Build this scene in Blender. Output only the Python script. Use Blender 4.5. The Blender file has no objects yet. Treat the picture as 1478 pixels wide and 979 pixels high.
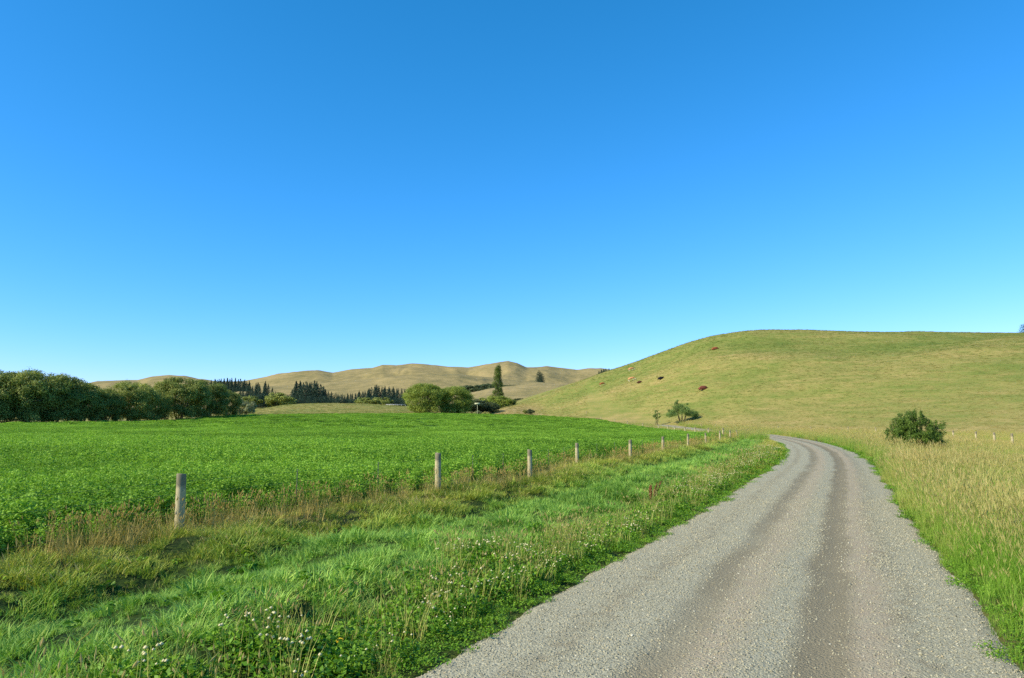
import bpy, math, random
import numpy as np
from mathutils import Vector

# ------------------------------------------------------------------ camera, sky, sun
SC = bpy.context.scene
COL = SC.collection
CX, CY, F, HY, EYE = 739.0, 489.5, 1050.0, 610.0, 1.9
PHI = math.atan((HY - CY) / F)
cp, sp = math.cos(PHI), math.sin(PHI)
cd = bpy.data.cameras.new("camera")
cd.sensor_width = 36.0
cd.lens = F / 1478 * 36.0
cd.clip_start = 0.05
cd.clip_end = 12000
cam = bpy.data.objects.new("camera", cd)
cam.location = (0, 0, EYE)
cam.rotation_euler = (math.pi / 2 + PHI, 0, 0)
COL.objects.link(cam)
SC.camera = cam

SUN_EL, SUN_AZ = math.radians(35), math.radians(243)      # azimuth clockwise from +Y
W = bpy.data.worlds.new("World")
SC.world = W
W.use_nodes = True
nt = W.node_tree
nt.nodes.clear()
sky = nt.nodes.new("ShaderNodeTexSky")
sky.sky_type = 'NISHITA'
sky.sun_disc = False
sky.sun_elevation = SUN_EL
sky.sun_rotation = SUN_AZ
sky.altitude = 900
sky.air_density = 1.0
sky.dust_density = 0.15
sky.ozone_density = 2.2
hs = nt.nodes.new("ShaderNodeHueSaturation")
hs.inputs['Hue'].default_value = 0.5
hs.inputs['Saturation'].default_value = 1.0
hs.inputs['Value'].default_value = 1.0
bg = nt.nodes.new("ShaderNodeBackground")
bg.inputs['Strength'].default_value = 0.15
wo = nt.nodes.new("ShaderNodeOutputWorld")
sp_ = nt.nodes.new("ShaderNodeSeparateColor")
cb_ = nt.nodes.new("ShaderNodeCombineColor")
nt.links.new(sky.outputs[0], sp_.inputs[0])
for _i, (_pw, _gn) in enumerate(((1.76, .175), (.90, .945), (1.0, 1.29))):      # deeper, purer blue: a polariser's cut of the red
    _a = nt.nodes.new("ShaderNodeMath"); _a.operation = 'POWER'; _a.inputs[1].default_value = _pw
    _b = nt.nodes.new("ShaderNodeMath"); _b.operation = 'MULTIPLY'; _b.inputs[1].default_value = _gn
    _c = nt.nodes.new("ShaderNodeMath"); _c.operation = 'MINIMUM'; _c.inputs[1].default_value = 9.0
    nt.links.new(sp_.outputs[_i], _a.inputs[0]); nt.links.new(_a.outputs[0], _b.inputs[0]); nt.links.new(_b.outputs[0], _c.inputs[0]); nt.links.new(_c.outputs[0], cb_.inputs[_i])
nt.links.new(cb_.outputs[0], hs.inputs['Color'])
nt.links.new(hs.outputs[0], bg.inputs[0])
nt.links.new(bg.outputs[0], wo.inputs[0])

sl = bpy.data.lights.new("sun", 'SUN')
sl.energy = 5.0
sl.angle = math.radians(0.55)
sl.color = (1.0, 0.92, 0.74)
sun = bpy.data.objects.new("sun", sl)
sd = Vector((math.sin(SUN_AZ) * math.cos(SUN_EL), math.cos(SUN_AZ) * math.cos(SUN_EL), math.sin(SUN_EL)))
sun.rotation_euler = sd.to_track_quat('Z', 'Y').to_euler()
sun.location = (0, 0, 60)
COL.objects.link(sun)

SC.view_settings.view_transform = 'Standard'
SC.view_settings.look = 'None'
SC.view_settings.exposure = 0.35
SC.view_settings.gamma = 1.0
SC.cycles.max_bounces = 6
SC.cycles.diffuse_bounces = 3
SC.cycles.transmission_bounces = 4
SC.cycles.transparent_max_bounces = 4
SC.cycles.use_denoising = False

# ------------------------------------------------------------------ numeric helpers
_rs = np.random.RandomState(11)
_LAT = _rs.rand(256, 256)


def vnoise(x, y):
    x = np.asarray(x, float); y = np.asarray(y, float)
    xi = np.floor(x).astype(int); yi = np.floor(y).astype(int)
    fx = x - xi; fy = y - yi
    fx = fx * fx * fx * (fx * (fx * 6 - 15) + 10); fy = fy * fy * fy * (fy * (fy * 6 - 15) + 10)
    a = _LAT[xi & 255, yi & 255]; b = _LAT[(xi + 1) & 255, yi & 255]
    c = _LAT[xi & 255, (yi + 1) & 255]; d = _LAT[(xi + 1) & 255, (yi + 1) & 255]
    return (a * (1 - fx) + b * fx) * (1 - fy) + (c * (1 - fx) + d * fx) * fy


def fbm(x, y, o=4, s=0.0):
    t = 0; amp = 1.0; tot = 0
    for i in range(o):
        k = 2.03 ** i
        t = t + amp * (vnoise(x * k + 17.3 * i + s, y * k + 5.1 * i + s * 1.7) * 2 - 1)
        tot += amp; amp *= 0.5
    return t / tot


def sstep(a, b, x):
    t = np.clip((np.asarray(x, float) - a) / (b - a), 0, 1)
    return t * t * (3 - 2 * t)


def rise(y):
    """slope dz / distance that shows at picture height y"""
    t = (CY - np.asarray(y, float)) / F
    return (t * cp + sp) / (cp - t * sp)


def X_at(p, D, z=0.0):
    return (p - CX) / F * (D * cp + (z - EYE) * sp)


def curve(xs, ys, x):
    """smooth interpolation through points"""
    xs = np.array(xs, float); ys = np.array(ys, float)
    xf = np.linspace(xs[0], xs[-1], 900)
    yf = np.interp(xf, xs, ys)
    n = 9
    for _ in range(2):
        pad = np.r_[2 * yf[0] - yf[n:0:-1], yf, 2 * yf[-1] - yf[-2:-n - 2:-1]]
        yf = np.convolve(pad, np.ones(2 * n + 1) / (2 * n + 1), 'valid')
    return np.interp(x, xf, yf)


# ------------------------------------------------------------------ plan curves
FENCE = [(-17.0, -14.0), (-9.2, 3.4), (-5.45, 11.9), (-2.0, 19.6), (0.59, 23.75), (2.75, 30.7), (6.0, 36.9), (9.2, 44.3), (12.7, 52.5),
         (16.6, 62.3), (20.3, 71), (24.0, 80), (27.6, 89)]
FAR_FENCE = [(27.9, 97), (28.4, 106), (29.0, 116), (30.0, 127), (31.0, 140), (31.9, 150), (32.6, 163), (33.0, 185), (33.1, 210), (32.9, 235), (31.8, 262), (29.5, 290)]
RIGHT_FENCE = [(33.5, 44.5), (36.3, 50.5), (38.3, 56.2), (40.6, 61.8), (43.0, 68), (46.3, 77), (50.2, 88), (54.2, 100), (58.3, 112), (61.5, 124), (61.9, 135), (59.5, 146), (56.3, 155),
               (54.0, 164), (52.2, 173), (50.6, 182), (49.3, 191), (48.2, 200)]


def level(pts):
    """re-read flat-ground plan points with the true pitch of the lens"""
    out = []
    for x, d in pts:
        if d < 3 or d > 112: out.append((x, d)); continue
        a = math.atan((HY + 1050 * EYE / d - CY) / F) - PHI
        D_ = EYE / math.tan(a)
        out.append((x / d * (D_ * cp + -EYE * sp), D_))
    return out


FENCE = level(FENCE)


def fence_x(Y):
    a = np.array(FENCE + FAR_FENCE + [(27, 320)])
    return np.interp(Y, a[:, 1], a[:, 0])


RLY = [-40, 0, 5.4, 10.5, 22.9, 33, 45.3, 60, 72, 83, 100, 115, 130, 150, 175, 200, 230, 260, 300]
RLX = [-21.3, -3.07, -0.61, 1.71, 7.4, 12.0, 17.1, 22.3, 25.9, 29, 33.2, 36.4, 38.4, 40.4, 41.6, 42.0, 41.6, 40, 36]


_q = level(list(zip(RLX, RLY)))
RLX = [a for a, b in _q]; RLY = [b for a, b in _q]
_k = (RLX[3] - RLX[2]) / (RLY[3] - RLY[2])
RLX[1] = RLX[2] - _k * (RLY[2] - RLY[1]); RLX[0] = RLX[2] - _k * (RLY[2] - RLY[0])


def road_l(Y):
    Yc = np.asarray(Y, float)
    e = 0.10 * fbm(Yc * 0.9, 3.3 + Yc * 0, 3) + 0.07 * fbm(Yc * 4, 9.3 + Yc * 0, 2)
    return curve(RLY, RLX, Yc) + e - .15 * (1 - sstep(7, 15, Yc))


def road_r(Y):
    Yc = np.asarray(Y, float)
    e = 0.14 * fbm(Yc * 0.8, 23.3 + Yc * 0, 3) + 0.07 * fbm(Yc * 4, 29.3 + Yc * 0, 2)
    return curve(RLY, RLX, Yc) + 4.45 + e + .12 * (1 - sstep(7, 15, Yc))


def field_far(p):
    return np.interp(p, [-400, 0, 150, 250, 350, 500, 600, 700, 745, 800, 864], [127, 131, 140, 160, 192, 255, 268, 290, 300, 292, 268])


# ------------------------------------------------------------------ terrain height
_pc = [-400, 0, 150, 350, 600, 740, 864, 960, 1050, 1200, 1900]
_dc = [0, 100, 130, 160, 190, 230, 265, 300, 400, 600, 900, 1400]
_tb = np.array([
    [0, .6, 1.6, 2.0, 2.5, 3.0, 3.5, 4.0, 5, 8, 12, 20],
    [0, .6, 1.65, 2.1, 2.6, 3.0, 3.5, 4.0, 5, 8, 12, 20],
    [0, .55, 1.4, 2.2, 2.8, 3.2, 3.6, 4.2, 5, 9, 14, 22],
    [0, .4, 1.1, 2.2, 3.7, 4.2, 4.6, 5.0, 6.5, 13, 18, 25],
    [0, .25, .8, 1.6, 2.6, 3.9, 4.9, 5.2, 6, 13, 20, 30],
    [0, .1, .4, .9, 1.6, 2.8, 3.9, 5.2, 6, 12, 20, 30],
    [0, 0, .05, .3, .8, 1.6, 2.5, 3.4, 5, 9, 16, 25],
    [0, 0, .02, .12, .6, 1.6, 2.4, 3.0, 5, 8, 12, 20],
    [0, 0, 0, .08, .35, 1.0, 1.5, 2.0, 4, 8, 12, 20],
    [0, 0, 0, .1, .4, 1.0, 1.5, 2.0, 4, 8, 12, 20],
    [0, 0, 0, .1, .4, 1.0, 1.5, 2.0, 4, 8, 12, 20]])
_P = np.arange(-400, 1901, 10.0)
_D = np.arange(0, 1405, 5.0)
_T1 = np.array([np.interp(_D, _dc, r) for r in _tb])
_TT = np.array([np.interp(_P, _pc, _T1[:, j]) for j in range(len(_D))]).T
for _ in range(2):
    k = np.ones(9) / 9
    _TT = np.apply_along_axis(lambda v: np.convolve(np.r_[[v[0]] * 4, v, [v[-1]] * 4], k, 'valid'), 1, _TT)
    k = np.ones(7) / 7
    _TT = np.apply_along_axis(lambda v: np.convolve(np.r_[[v[0]] * 3, v, [v[-1]] * 3], k, 'valid'), 0, _TT)
_TT[:, :6] *= 0


def base_h(p, D):
    i = np.clip((p + 400) / 10, 0, len(_P) - 1.001); j = np.clip(D / 5, 0, len(_D) - 1.001)
    a = i.astype(int); b = j.astype(int); u = i - a; v = j - b
    return (_TT[a, b] * (1 - u) + _TT[a + 1, b] * u) * (1 - v) + (_TT[a, b + 1] * (1 - u) + _TT[a + 1, b + 1] * u) * v


# the near hill: foot distance, crest distance and skyline height by direction
_hp = [640, 700, 760, 800, 860, 900, 920, 960, 1000, 1040, 1080, 1130, 1200, 1300, 1400, 1478, 1600, 1900]
_hy = [600, 597, 576, 562.5, 542.5, 530, 523.5, 508, 494.5, 486, 481, 479, 480, 482, 482, 481, 482, 490]
_hf = [355, 350, 335, 300, 262, 240, 232, 212, 196, 184, 172, 164, 152, 134, 118, 106, 92, 80]
_hc = [430, 440, 450, 450, 440, 432, 428, 415, 402, 392, 385, 378, 368, 352, 340, 330, 310, 270]
_ts = np.linspace(0, 1, 200)


def _S(t):
    t = np.clip(t, 0, 1)
    return 0.3 * t * t * (3 - 2 * t) + 0.7 * np.sin(np.pi / 2 * t) ** 1.35


_PH = np.arange(620, 1901, 4.0)
_yy = curve(_hp, _hy, _PH); _ff = curve(_hp, _hf, _PH); _cc = curve(_hp, _hc, _PH)
_zz = []
for i in range(len(_PH)):
    Dl = _ff[i] + (_cc[i] - _ff[i]) * _ts
    z0 = base_h(np.full(200, _PH[i]), Dl)
    lo, hi = 0, 120
    for _ in range(30):
        m = (lo + hi) / 2
        if np.max((z0 + m * _S(_ts) - EYE) / Dl) < rise(_yy[i]):
            lo = m
        else:
            hi = m
    _zz.append(lo)
_zz = np.array(_zz)


def hill_h(p, D):
    A = np.interp(p, _PH, _zz, left=0); f = np.interp(p, _PH, _ff); c = np.interp(p, _PH, _cc)
    t = (D - f) / (c - f)
    up = _S(t)
    down = 1 - sstep(1.15, 3.2, t)
    h = A * up * down
    m = sstep(0.02, .3, t) * (1 - sstep(0.78, .97, t))
    # a shallow valley behind a front shoulder, lying slantwise, and soft folds
    tv = 0.52 + 0.22 * np.clip((p - 860) / 600, -0.4, 1) - 0.1 * np.sin(p / 90.0)
    h = h - A * 0.045 * np.exp(-((t - tv) / 0.13) ** 2) * m + A * 0.015 * np.exp(-((t - tv + 0.25) / 0.13) ** 2) * m
    X = D * (p - CX) / F
    h = h + m * A * (0.045 * fbm(X / 75, D / 75, 3, 4.0) + 0.012 * fbm(X / 16, D / 16, 3, 8.0))
    return h


# far hills: several crests, each with its own skyline
LAYERS = [
    # distance, front width, back width, noise scale, noise amplitude, [(p, y)...]
    (380, 70, 110, 60, .03, [(280, 606), (345, 600), (380, 590), (410, 585.5), (440, 583.5), (480, 583), (530, 584), (580, 587), (640, 592), (720, 603)]),
    (345, 30, 60, 30, .05, [(690, 604), (704, 598), (715, 591), (730, 588), (748, 590), (765, 595), (785, 600), (800, 604)]),
    (930, 260, 260, 120, .09, [(-400, 590), (0, 585), (300, 575), (345, 566), (400, 572), (480, 580), (600, 585), (640, 578), (675, 568), (705, 562), (730, 558.5), (780, 556), (850, 555), (900, 562), (1000, 585), (1200, 600)]),
    (1500, 360, 400, 170, .10, [(-400, 580), (0, 575), (300, 566), (350, 560), (420, 556), (480, 551), (545, 546), (600, 541), (660, 540), (720, 546), (770, 552), (830, 556), (900, 566), (1000, 580), (1200, 600)]),
    (2250, 560, 700, 210, .085, [(-400, 556), (-100, 560), (60, 562), (110, 556), (135, 550.5), (165, 549), (195, 549), (215, 544), (240, 541.5), (262, 543), (285, 548), (310, 552), (345, 552), (368, 547),
                     (400, 540.5), (430, 537), (455, 534.5), (478, 538), (505, 533), (535, 531.5), (550, 526.5), (570, 527.5), (592, 524.5), (620, 527), (650, 529), (675, 530), (700, 526),
                     (733, 522.3), (746, 525), (760, 530.5), (775, 530), (790, 528.5), (812, 531), (833, 534), (850, 532), (868, 531), (890, 534), (950, 545), (1100, 570), (1300, 590)]),
]


def layers_h(p, D, base):
    X = D * (p - CX) / F
    out = base
    for i, (dc, fw, bw, ns, na, sk) in enumerate(LAYERS):
        sk = np.array(sk, float)
        y = np.interp(p, sk[:, 0], sk[:, 1])
        ztop = EYE + rise(y) * dc
        t = np.where(D < dc, (dc - D) / fw, (D - dc) / bw)
        b = np.exp(-(np.abs(t) ** 2.2) * 1.2)
        z = base * (1 - b) + np.maximum(ztop, base) * b
        if i >= 2:
            # gullies running down the slope
            g = np.abs(fbm(X / ns + 0.25 * fbm(X / 90, D / 90, 2), D / (ns * 2.6), 4, 3.0 * i))
            g2 = np.abs(fbm(X / (ns * .35), D / ns, 3, 7.0 * i))
            cut = (0.5 - g) * 1.0 * na + (0.3 - g2) * na * 0.25
            wgt = b * (1 - 0.82 * np.exp(-(t / 0.22) ** 2))
            z = z - np.maximum(ztop - base, 0) * cut * wgt * 2.1
        else:
            z = z + (ztop - base) * na * fbm(X / ns, D / ns, 3, i) * b * 2
        out = np.maximum(out, z) if i != 1 else np.maximum(out, z)
    return out


def polar(X, Y):
    X = np.asarray(X, float); Y = np.asarray(Y, float)
    th = np.arctan2(X, Y)
    r = np.hypot(X, Y)
    tc = np.clip(th, -0.81, 0.82)
    D = r * np.cos(np.minimum(np.abs(th), 0.81))
    p = CX + F * np.tan(tc) / cp
    return p, D, th


def swale(X, Y):
    """unevenness of the verge; nothing under the road"""
    rl = curve(RLY, RLX, Y); fx = fence_x(Y)
    s = (X - fx) / np.maximum(rl - fx, 0.5)
    inv = sstep(0.0, .12, s) * (1 - sstep(.8, .98, s)) * (1 - sstep(80, 100, Y)) * sstep(-10, 0, Y)
    u = 0.11 * np.sin((Y * 0.92 + X * 0.4) / 3.1 + 3 * fbm(X / 5, Y / 5, 2)) + 0.17 * fbm(X / 1.25, Y / 1.25, 3, 2.0)
    return inv * (u - 0.28 * np.exp(-((s - .32) / .13) ** 2) + .10 * np.exp(-((s - .62) / .15) ** 2))


def H(X, Y):
    X = np.atleast_1d(np.asarray(X, float)); Y = np.atleast_1d(np.asarray(Y, float))
    p, D, th = polar(X, Y)
    b = base_h(p, D)
    back = 1 - sstep(1.5, 2.6, np.abs(th))
    z = layers_h(p, D, b) * (0.3 + 0.7 * back)
    z = np.where(D < 1.0, 0, z)
    z = z + hill_h(p, D) * back
    # small roughness off the road and the flat field
    rl = curve(RLY, RLX, Y)
    off = sstep(0.3, 3.0, np.abs(X - (rl + 2.2)) - 2.2)
    z = z + off * (0.05 * fbm(X / 2.2, Y / 2.2, 3, 5.0) + 0.10 * fbm(X / 9, Y / 9, 2, 6.0) * sstep(20, 80, D) + 0.5 * fbm(X / 40, Y / 40, 3, 6.0) * sstep(150, 320, D) * (p > 700))
    z = z + swale(X, Y)
    return z


def in_field(X, Y):
    p, D, th = polar(X, Y)
    a = fence_x(Y) - X                      # >0 inside
    return np.minimum(a, (field_far(p) - Y) * 0.7)


def road_mask(X, Y):
    c = curve(RLY, RLX, Y) + 2.17
    return 1 - sstep(2.0, 2.5, np.abs(X - c))


# ------------------------------------------------------------------ mesh helpers
def mesh_np(name, V, faces, mats=(), attrs=None, mat_idx=None, smooth=False, uv=None):
    """faces: list of int arrays (n,k)"""
    me = bpy.data.meshes.new(name)
    V = np.asarray(V, np.float32)
    me.vertices.add(len(V)); me.vertices.foreach_set("co", V.ravel())
    faces = [np.asarray(f, np.int32) for f in faces if len(f)]
    tot = sum(f.size for f in faces); nf = sum(len(f) for f in faces)
    if nf:
        me.loops.add(tot); me.polygons.add(nf)
        me.loops.foreach_set("vertex_index", np.concatenate([f.ravel() for f in faces]))
        st = []; o = 0
        for f in faces:
            st.append(o + np.arange(len(f)) * f.shape[1]); o += f.size
        me.polygons.foreach_set("loop_start", np.concatenate(st).astype(np.int32))
        if mat_idx is not None:
            me.polygons.foreach_set("material_index", np.asarray(mat_idx, np.int32))
        if smooth:
            me.polygons.foreach_set("use_smooth", np.ones(nf, bool))
    me.update(calc_edges=True)
    for m in mats:
        me.materials.append(m)
    for k, v in (attrs or {}).items():
        v = np.asarray(v, np.float32)
        if v.ndim == 1:
            a = me.attributes.new(k, 'FLOAT', 'POINT'); a.data.foreach_set("value", v)
        else:
            a = me.attributes.new(k, 'FLOAT_VECTOR', 'POINT'); a.data.foreach_set("vector", v.ravel())
    return me


def link(name, me, parent=None, loc=None, rot=None, scale=None):
    o = bpy.data.objects.new(name, me)
    COL.objects.link(o)
    if parent is not None:
        o.parent = parent
    if loc is not None: o.location = loc
    if rot is not None: o.rotation_euler = rot
    if scale is not None: o.scale = scale
    return o


def tag(o, label, cat=None, group=None, kind=None):
    o['label'] = label
    if cat: o['category'] = cat
    if group: o['group'] = group
    if kind: o['kind'] = kind
    return o


def thing(name, label, cat, loc=(0, 0, 0), rotz=0, group=None, scale=1.0):
    o = bpy.data.objects.new(name, None)
    o.empty_display_size = 0.3
    COL.objects.link(o)
    o.location = loc; o.rotation_euler = (0, 0, rotz)
    o.scale = (scale,) * 3 if not isinstance(scale, tuple) else scale
    return tag(o, label, cat, group)


class MB:
    """collects tubes, boxes and loose faces"""
    def __init__(s): s.V = []; s.F = {}; s.n = 0; s.A = []

    def add(s, V, faces, a=0.5):
        V = np.asarray(V, float)
        for f in faces:
            s.F.setdefault(len(f), []).append([i + s.n for i in f])
        s.V.append(V); s.n += len(V)
        s.A.append(np.full(len(V), a) if np.isscalar(a) else np.asarray(a))

    def tube(s, P, R, k=7, cap=True, a=0.5, jit=0, rs=None):
        P = [Vector(p) for p in P]
        V = []; F_ = []
        for i, p in enumerate(P):
            d = (P[min(i + 1, len(P) - 1)] - P[max(i - 1, 0)]).normalized()
            u = d.orthogonal() if i == 0 else (u - d * u.dot(d))
            u.normalize(); w = d.cross(u)
            for j in range(k):
                t = 2 * math.pi * j / k
                r = R[i] * (1 + (jit * (rs.rand() - .5) if jit else 0))
                V.append(p + (u * math.cos(t) + w * math.sin(t)) * r)
        for i in range(len(P) - 1):
            for j in range(k):
                F_.append((i * k + j, i * k + (j + 1) % k, (i + 1) * k + (j + 1) % k, (i + 1) * k + j))
        if cap:
            V.append(P[-1]); c = len(V) - 1; b = (len(P) - 1) * k
            for j in range(k): F_.append((b + j, b + (j + 1) % k, c))
        s.add([tuple(v) for v in V], F_, a)

    def box(s, c, d, a=0.5):
        x, y, z = d[0] / 2, d[1] / 2, d[2] / 2
        V = [(c[0] + i * x, c[1] + j * y, c[2] + k * z) for k in (-1, 1) for j in (-1, 1) for i in (-1, 1)]
        s.add(V, [(0, 2, 3, 1), (4, 5, 7, 6), (0, 1, 5, 4), (2, 6, 7, 3), (0, 4, 6, 2), (1, 3, 7, 5)], a)

    def mesh(s, name, mat, smooth=True):
        return mesh_np(name, np.concatenate(s.V), [np.array(s.F[k]) for k in sorted(s.F)], [mat], {'vt': np.concatenate(s.A)}, smooth=smooth)


# ------------------------------------------------------------------ materials
def new_mat(name):
    m = bpy.data.materials.new(name); m.use_nodes = True
    t = m.node_tree; t.nodes.clear()
    out = t.nodes.new("ShaderNodeOutputMaterial")
    return m, t, out


def N(t, typ, ins=None, **kw):
    n = t.nodes.new(typ)
    for k, v in kw.items(): setattr(n, k, v)
    for k, v in (ins or {}).items():
        if isinstance(v, bpy.types.NodeSocket): t.links.new(v, n.inputs[k])
        else: n.inputs[k].default_value = v
    return n


def mixc(t, fac, a, b, blend='MIX'):
    n = t.nodes.new("ShaderNodeMix"); n.data_type = 'RGBA'; n.blend_type = blend
    for k, v in ((0, fac), (6, a), (7, b)):
        if isinstance(v, bpy.types.NodeSocket): t.links.new(v, n.inputs[k])
        else: n.inputs[k].default_value = (tuple(v) + (1,) if k and len(v) == 3 else v) if k else v
    return n.outputs[2]


def mth(t, op, a, b=0.0, c=None, clamp=False):
    n = t.nodes.new("ShaderNodeMath"); n.operation = op; n.use_clamp = clamp
    for i, v in enumerate((a, b, c)):
        if v is None: continue
        if isinstance(v, bpy.types.NodeSocket): t.links.new(v, n.inputs[i])
        else: n.inputs[i].default_value = v
    return n.outputs[0]


def attr(t, name, inst=False):
    n = t.nodes.new("ShaderNodeAttribute"); n.attribute_name = name
    n.attribute_type = 'INSTANCER' if inst else 'GEOMETRY'
    return n.outputs['Fac']


def noise(t, vec, scale, detail=3, rough=.55):
    return N(t, "ShaderNodeTexNoise", {'Vector': vec, 'Scale': scale, 'Detail': detail, 'Roughness': rough}).outputs['Fac']


def ramp(t, fac, stops):
    n = t.nodes.new("ShaderNodeValToRGB"); e = n.color_ramp.elements
    while len(e) < len(stops): e.new(0.5)
    for i, (p, c) in enumerate(stops):
        e[i].position = p; e[i].color = tuple(c) + (1,) if len(c) == 3 else c
    t.links.new(fac, n.inputs[0]); return n.outputs[0]


def rng(t, v, a, b, c=0.0, d=1.0):
    n = t.nodes.new("ShaderNodeMapRange"); t.links.new(v, n.inputs[0])
    for i, x in enumerate((a, b, c, d)): n.inputs[i + 1].default_value = x
    return n.outputs[0]


def leaf_shader(t, out, col, transl=.3, rough=.6, spec=.25, tcol_gain=(1.15, 1.25, .6)):
    b = N(t, "ShaderNodeBsdfPrincipled", {'Base Color': col, 'Roughness': rough, 'Specular IOR Level': spec})
    tc = mixc(t, 1.0, col, tcol_gain, 'MULTIPLY')
    tr = N(t, "ShaderNodeBsdfTranslucent", {'Color': tc})
    m = N(t, "ShaderNodeMixShader", {0: transl, 1: b.outputs[0], 2: tr.outputs[0]})
    t.links.new(m.outputs[0], out.inputs[0])


def grass_mat(name, g1, g2, d1, d2, head=(.45, .32, .14), transl=.3, rough=.6, spec=.2):
    """g1-g2 green pair, d1-d2 dry pair; per-blade vt, per-tuft tint and dry"""
    m, t, out = new_mat(name)
    vt = attr(t, 'vt'); ti = attr(t, 'tint', True); dr = attr(t, 'dry', True); hd = attr(t, 'head'); ht = attr(t, 'ht')
    k = mth(t, 'ADD', mth(t, 'MULTIPLY', vt, .5), mth(t, 'MULTIPLY', ti, .5))
    g = mixc(t, k, g1, g2); d = mixc(t, k, d1, d2)
    dd = mth(t, 'ADD', dr, mth(t, 'MULTIPLY', mth(t, 'SUBTRACT', vt, .5), .5), clamp=True)
    c = mixc(t, dd, g, d)
    c = mixc(t, hd, c, head)
    leaf_shader(t, out, c, transl, rough, spec)
    return m


def tree_mat(name, c1, c2, transl=.25, rough=.6, spec=.25):
    m, t, out = new_mat(name)
    vt = attr(t, 'vt')
    oi = t.nodes.new("ShaderNodeObjectInfo")
    k = mth(t, 'ADD', mth(t, 'MULTIPLY', vt, .8), mth(t, 'MULTIPLY', oi.outputs['Random'], .25), clamp=True)
    leaf_shader(t, out, mixc(t, k, c1, c2), transl, rough, spec)
    return m


def bark_mat(name, c1, c2, scale=12):
    m, t, out = new_mat(name)
    tc = t.nodes.new("ShaderNodeTexCoord")
    mp = N(t, "ShaderNodeMapping", {'Vector': tc.outputs['Object'], 'Scale': (1, 1, .22)})
    n = noise(t, mp.outputs[0], scale, 5, .65)
    b = N(t, "ShaderNodeBsdfPrincipled", {'Base Color': mixc(t, rng(t, n, .3, .7), c1, c2), 'Roughness': .9, 'Specular IOR Level': .1})
    bp = N(t, "ShaderNodeBump", {'Height': n, 'Strength': .6, 'Distance': .02})
    t.links.new(bp.outputs[0], b.inputs['Normal'])
    t.links.new(b.outputs[0], out.inputs[0])
    return m


def ground_mat():
    m, t, out = new_mat("pasture_ground")
    geo = t.nodes.new("ShaderNodeNewGeometry"); pos = geo.outputs['Position']
    crop = attr(t, 'crop'); gold = attr(t, 'gold'); far = attr(t, 'far'); verge = attr(t, 'verge'); soil = attr(t, 'soil')
    stretch = N(t, "ShaderNodeMapping", {'Vector': pos, 'Scale': (1, .45, 1)}).outputs[0]
    n1 = noise(t, pos, .035, 4); n2 = noise(t, stretch, .25, 5, .62); n3 = noise(t, pos, 1.6, 4, .6); n4 = noise(t, pos, 9, 4, .6)
    # hill pasture: olive green broken by straw
    kk = mth(t, 'ADD', mth(t, 'ADD', mth(t, 'MULTIPLY', n1, .45), mth(t, 'MULTIPLY', n2, .55)), mth(t, 'MULTIPLY', n3, .45))
    cont = noise(t, N(t, "ShaderNodeMapping", {'Vector': pos, 'Scale': (.05, .05, 1.3)}).outputs[0], 1.0, 4, .6)
    kk = mth(t, 'ADD', kk, mth(t, 'MULTIPLY', mth(t, 'SUBTRACT', cont, .5), .55))
    kk = mth(t, 'ADD', kk, mth(t, 'MULTIPLY', mth(t, 'SUBTRACT', gold, .5), .50))
    past = ramp(t, rng(t, kk, .38, 1.08), [(0, (.11, .16, .028)), (.33, (.19, .215, .046)), (.62, (.285, .25, .07)), (1, (.43, .31, .115))])
    # far hills: dry tussock, straw and tan
    f1 = noise(t, pos, .006, 4); f2 = noise(t, pos, .045, 5, .65)
    fk = mth(t, 'ADD', mth(t, 'MULTIPLY', f1, .5), mth(t, 'MULTIPLY', f2, .6))
    farc = ramp(t, rng(t, fk, .35, .75), [(0, (.17, .155, .062)), (.4, (.27, .215, .085)), (.75, (.36, .275, .115)), (1, (.30, .22, .10))])
    scr = noise(t, pos, .02, 6, .7)
    farc = mixc(t, rng(t, scr, .55, .68, 0, .5), farc, (.085, .09, .05))
    c = mixc(t, far, past, farc)
    cropc = mixc(t, rng(t, mth(t, 'ADD', mth(t, 'MULTIPLY', n3, .5), mth(t, 'MULTIPLY', n2, .5)), .35, .65), (.045, .10, .010), (.07, .15, .015))
    c = mixc(t, crop, c, cropc)
    vc = mixc(t, n3, (.018, .035, .008), (.045, .07, .015))
    c = mixc(t, verge, c, vc)
    c = mixc(t, soil, c, mixc(t, n4, (.05, .045, .02), (.10, .085, .045)))
    b = N(t, "ShaderNodeBsdfPrincipled", {'Base Color': c, 'Roughness': .95, 'Specular IOR Level': .05})
    hb = mth(t, 'ADD', mth(t, 'MULTIPLY', n3, .35), mth(t, 'MULTIPLY', n4, .08))
    bp = N(t, "ShaderNodeBump", {'Height': hb, 'Strength': .55, 'Distance': 1.0})
    hb2 = mth(t, 'MULTIPLY', f2, 9.0)
    bp2 = N(t, "ShaderNodeBump", {'Height': hb2, 'Strength': mth(t, 'MULTIPLY', far, .35), 'Distance': 1.0, 'Normal': bp.outputs[0]})
    t.links.new(bp2.outputs[0], b.inputs['Normal'])
    t.links.new(b.outputs[0], out.inputs[0])
    return m


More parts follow.
